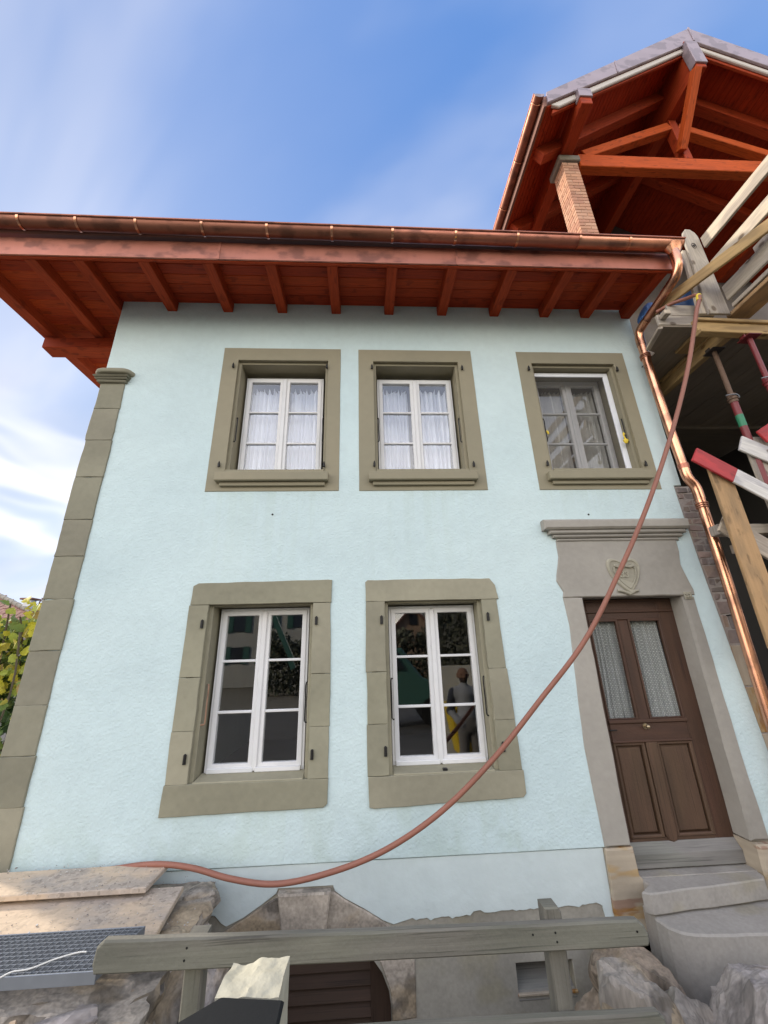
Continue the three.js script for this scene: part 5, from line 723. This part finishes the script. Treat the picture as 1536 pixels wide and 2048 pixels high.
// ---------------------------------------------------------------- across the street, seen mirrored in the panes
{
  const cream = mat('cream render', [0.55, 0.52, 0.44], { map: T.stuccoMap }), green = mat('green shutter', [0.05, 0.13, 0.10], {}), pane = mat('dark pane', [0.03, 0.035, 0.04], { roughness: 0.15 });
  const ho = thing('shuttered_house', 'cream house with dark green shutters across the street, mirrored in the lower left window', 'house', [-10, -0.52, 34]);
  sub('wall', bx(-17, -3.5, -0.5, 8.6, 30, 38, 0.02), cream, ho); sub('roof', ext([[-17.8, 8.6], [-2.7, 8.6], [-6.5, 11.4], [-14, 11.4]], 29.4, 38.6, [], 0.02), M.tileRed, ho);
  for (let i = 0; i < 5; i++) for (const y of [1.3, 4.0]) { const x = -16 + i * 2.55, w = sub('window', bx(x, x + 0.95, y, y + 1.5, 29.93, 30.02, 0.01), pane, ho); for (const d of [-0.5, 0.97]) sub('shutter', bx(x + d, x + d + 0.48, y - 0.05, y + 1.55, 29.90, 29.98, 0.01), green, ho); }
  const br = thing('brown_house', 'brown house with a steep gable across the street, mirrored in the lower right window', 'house', [4, -0.52, 36]);
  sub('wall', ext([[2.4, -0.5], [6.0, -0.5], [6.0, 3.7], [4.2, 5.6], [2.4, 3.7]], 33, 41, [], 0.02), mat('brown render', [0.36, 0.24, 0.15], {}), br); for (const s of [0, 1]) sub('roof', ext(s ? [[4.2, 5.62], [6.3, 3.40], [6.3, 3.6], [4.2, 5.85]] : [[4.2, 5.62], [2.1, 3.40], [2.1, 3.6], [4.2, 5.85]], 32.6, 41.4, [], 0.02), M.tileRed, br);
  for (const [x, y] of [[2.9, 2.4], [4.5, 2.4], [3.9, 4.1]]) sub('window', bx(x, x + 0.7, y, y + 0.9, 32.9, 33.02, 0.01), pane, br);
  const q = rng(9), lg = leafGeo(0.26, 3), hm = mat('hedge leaf', [0.13, 0.135, 0.085], { side: THREE.DoubleSide }), hedge = new THREE.InstancedMesh(lg, hm, 15000), hmx = new THREE.Matrix4(), hq = new THREE.Quaternion();
  for (let i = 0; i < 15000; i++) { const x = -6 + 28 * q(), top = 2.7 + 0.5 * Math.sin(x * 0.8) + 2.8 * ss(3.2, 5.0, x) + 0.5 * h3((x * 3) | 0, 1, 1), y = -0.4 + top * Math.pow(q(), 0.85); hq.setFromEuler(new THREE.Euler(q() * 6, q() * 6, q() * 6)); hmx.compose(V(x, y, 22 + 1.6 * q()), hq, V(1, 1, 1)); hedge.setMatrixAt(i, hmx); }
  hedge.name = 'hedge'; meta(hedge, 'dark leafy hedge across the street', 'hedge', null, 'stuff'); scene.add(hedge);
  { const g = new THREE.SphereGeometry(1, 60, 24), p = g.attributes.position, v = V(); for (let i = 0; i < p.count; i++) { v.fromBufferAttribute(p, i); const k = 1 + 0.22 * (f3(v.x * 5, v.y * 5, v.z * 5, 4, 6) - 0.5); p.setXYZ(i, v.x * 46 * k, v.y * 17 * k, v.z * 22 * k); } g.translate(44, -2.5, 74); g.computeVertexNormals(); sub('hill', lay(g), mat('wooded hill', [0.11, 0.105, 0.075], { bumpMap: T.rockBump, bumpScale: 0.2 }), null, { kind: 'structure' }); }
  const bn = thing('white_banner', 'white sheeting on a site fence behind the standing person', 'sheet', [3.4, -0.45, 5.2]);
  const bg = new THREE.PlaneGeometry(5.0, 1.9, 40, 10), bp = bg.attributes.position; for (let i = 0; i < bp.count; i++) bp.setZ(i, 0.04 * (f3(bp.getX(i) * 2, bp.getY(i) * 2, 1, 3, 4) - 0.5)); bg.translate(4.12, 0.39, 5.2); bg.computeVertexNormals(); const bb = bg.toNonIndexed(); bb.userData.uv = 0;
  sub('sheet', bb, mat('white sheet', [0.62, 0.62, 0.60], { side: THREE.DoubleSide }), bn); for (const x of [1.64, 3.2, 4.8, 6.4]) sub('post', cyl([x, -0.45, 5.25], [x, 1.35, 5.25], 0.025), M.galv, bn);
  const sk = thing('yellow_skip', 'yellow steel skip parked behind the standing person', 'skip', [2.6, -0.45, 4.6]);
  const yel = mat('yellow skip paint', [0.72, 0.50, 0.02], { roughness: 0.5 }); sub('body', ext([[1.75, -0.2], [3.4, -0.2], [3.9, 0.60], [1.60, 0.60]], 4.3, 4.9, [], 0.03), yel, sk); for (let i = 0; i < 4; i++) sub('rib', bx(1.85 + i * 0.45, 1.91 + i * 0.45, -0.15, 0.58, 4.25, 4.3, 0.01), yel, sk); sub('rim', bx(1.56, 3.94, 0.58, 0.65, 4.24, 4.95, 0.02), yel, sk); for (const x of [1.9, 3.1]) sub('foot', cyl([x, -0.32, 4.35], [x, -0.32, 4.85], 0.13, 0.13, 20), M.iron, sk);
  const ex = thing('green_machine', 'dark green building machine with a raised arm across the street', 'machine', [1.6, -0.45, 9.5]), gm = mat('green paint dark', [0.06, 0.16, 0.12], { roughness: 0.4 });
  sub('body', ext([[-0.4, 0.1], [2.6, 0.1], [2.7, 0.6], [1.8, 0.95], [1.1, 1.8], [0.0, 1.85], [-0.4, 1.2]], 8.8, 10.2, [], 0.06), gm, ex); sub('cab_glass', ext([[0.15, 1.2], [1.25, 1.2], [0.95, 1.7], [0.15, 1.72]], 8.72, 8.79, [], 0.01), pane, ex); for (const x of [0.1, 2.1]) sub('wheel', cyl([x, -0.02, 8.7], [x, -0.02, 10.3], 0.43, 0.43, 24), M.iron, ex);
  sub('arm', bar([-2.2, 1.3, 9.5], [-4.6, 6.2, 9.5], 0.16, 0.14), gm, ex); sub('arm', bar([-4.6, 6.2, 9.5], [-6.3, 2.4, 9.5], 0.13, 0.11), gm, ex);
}
{ // person standing in the street to the right of the camera, mirrored in the lower right window
  const px = 1.72, pz = 3.2, py = -0.45, K = [];                       // joints in metres from the feet, facing the house (-z)
  const bone = (a, b, ra, rb, c) => K.push([V(...a), V(...b), ra, rb, c]);
  const JACK = [0.30, 0.31, 0.33], NAVY = [0.035, 0.04, 0.055], TR = [0.17, 0.16, 0.155], SKIN = [0.20, 0.105, 0.065], SHOE = [0.03, 0.03, 0.03], BEARD = [0.035, 0.022, 0.016];
  bone([0, 1.02, 0], [0, 1.12, 0], 0.145, 0.15, JACK); bone([0, 1.15, 0], [0, 1.36, 0.01], 0.15, 0.165, JACK); bone([-0.13, 1.40, 0.01], [0.13, 1.40, 0.01], 0.10, 0.10, JACK); bone([0, 1.44, 0], [0, 1.54, -0.01], 0.07, 0.06, JACK);
  bone([0, 0.93, 0], [0, 1.02, 0], 0.15, 0.15, TR);
  for (const s of [-1, 1]) { bone([s * 0.20, 1.41, 0.01], [s * 0.285, 1.15, 0.05], 0.072, 0.056, NAVY); bone([s * 0.285, 1.15, 0.05], [s * 0.19, 1.01, -0.10], 0.054, 0.045, s < 0 ? JACK : JACK); bone([s * 0.19, 1.01, -0.10], [s * 0.13, 0.97, -0.12], 0.044, 0.045, JACK); bone([s * 0.09, 0.90, 0], [s * 0.11, 0.50, 0], 0.10, 0.072, TR); bone([s * 0.11, 0.50, 0], [s * 0.12, 0.10, 0.02], 0.068, 0.055, TR); bone([s * 0.12, 0.05, 0.03], [s * 0.13, 0.045, -0.14], 0.052, 0.046, SHOE); }
  function field(list, c, half, n, k, colors) {
    const mc = new MarchingCubes(n, new THREE.MeshStandardMaterial(), false, false, 400000); mc.isolation = 0; const f = mc.field; let id = 0; const p = V(), d = V(), q = V();
    const dist = (P, it) => { d.subVectors(it[1], it[0]); const t = cl(q.subVectors(P, it[0]).dot(d) / Math.max(d.lengthSq(), 1e-9)); return q.copy(it[0]).addScaledVector(d, t).distanceTo(P) - mix(it[2], it[3], t); };
    for (let z = 0; z < n; z++) for (let y = 0; y < n; y++) for (let x = 0; x < n; x++, id++) { p.set(((x - n / 2) / (n / 2)) * half[0] + c[0], ((y - n / 2) / (n / 2)) * half[1] + c[1], ((z - n / 2) / (n / 2)) * half[2] + c[2]); let s = 0; for (const it of list) s += Math.exp(-dist(p, it) / k); f[id] = k * Math.log(s); if (!Number.isFinite(f[id])) f[id] = -1; }
    mc.update(); const cnt = mc.count ?? mc.geometry.drawRange.count, pos = new Float32Array(cnt * 3), col = new Float32Array(cnt * 3);
    for (let i = 0; i < cnt; i++) { p.set(mc.positionArray[i * 3] * half[0] + c[0], mc.positionArray[i * 3 + 1] * half[1] + c[1], mc.positionArray[i * 3 + 2] * half[2] + c[2]); pos.set([p.x, p.y, p.z], i * 3); let best = 9, bc = JACK; for (const it of list) { const e = dist(p, it); if (e < best) { best = e; bc = it[4]; } } col.set(colors ? colors(p, bc) : bc, i * 3); }
    const g0 = new THREE.BufferGeometry(); g0.setAttribute('position', new THREE.BufferAttribute(pos, 3)); g0.setAttribute('color', new THREE.BufferAttribute(col, 3)); const g = mergeVertices(g0, 1e-4); g.computeVertexNormals(); return g.toNonIndexed();
  }
  const body = field(K, [0, 0.8, -0.02], [0.5, 0.9, 0.36], 100, 0.022);
  const Hd = [[V(0, 1.70, 0.015), V(0, 1.72, 0.0), 0.094, 0.092, SKIN], [V(0, 1.62, -0.035), V(0, 1.66, -0.03), 0.062, 0.072, SKIN], [V(0, 1.50, 0.0), V(0, 1.62, 0.005), 0.056, 0.056, SKIN], [V(0, 1.685, -0.095), V(0, 1.66, -0.112), 0.011, 0.015, SKIN], [V(-0.095, 1.66, 0.01), V(-0.097, 1.70, 0.015), 0.013, 0.016, SKIN], [V(0.095, 1.66, 0.01), V(0.097, 1.70, 0.015), 0.013, 0.016, SKIN], [V(-0.05, 1.715, -0.08), V(0.05, 1.715, -0.08), 0.014, 0.014, SKIN]];
  const head = field(Hd, [0, 1.66, -0.01], [0.16, 0.2, 0.16], 72, 0.010, (p) => (p.z < 0.01 && p.y < 1.652 && p.y > 1.565 && !(Math.abs(p.x) < 0.026 && Math.abs(p.y - 1.628) < 0.008 && p.z < -0.06) ? BEARD : p.z < -0.06 && Math.abs(Math.abs(p.x) - 0.032) < 0.013 && Math.abs(p.y - 1.695) < 0.007 ? [0.02, 0.015, 0.012] : SKIN));
  for (const g of [body, head]) { g.translate(px, py, pz); g.userData.uv = 0; }
  const pm = mat('person', [1, 1, 1], { vertexColors: true, roughness: 0.85 });
  const per = put('person', [uvm(body), uvm(head)], pm, null, { color: 1, label: 'standing person in grey jacket with dark sleeves, hands in pockets, mirrored in lower right window', category: 'person' });
}

const groups = { curtain: 'curtains behind the window panes', 'scaffold board': 'boards of the scaffold at the right', prop: 'steel props under the deck', girder: 'timber girders under the deck', plank: 'planks lying on the rubble wall', rock: 'rocks below the entrance steps', 'barrier plank': 'barrier planks at the right edge', tape: 'scraps of yellow tape on the shutter hooks', shrub: 'shrubs left of the house' };
for (const o of scene.children) if (groups[o.userData.category]) o.userData.group = groups[o.userData.category];
scene.traverse((o) => { if (o.isMesh) { o.castShadow = true; o.receiveShadow = true; } });
camera.updateMatrixWorld();
renderer.render(scene, camera);
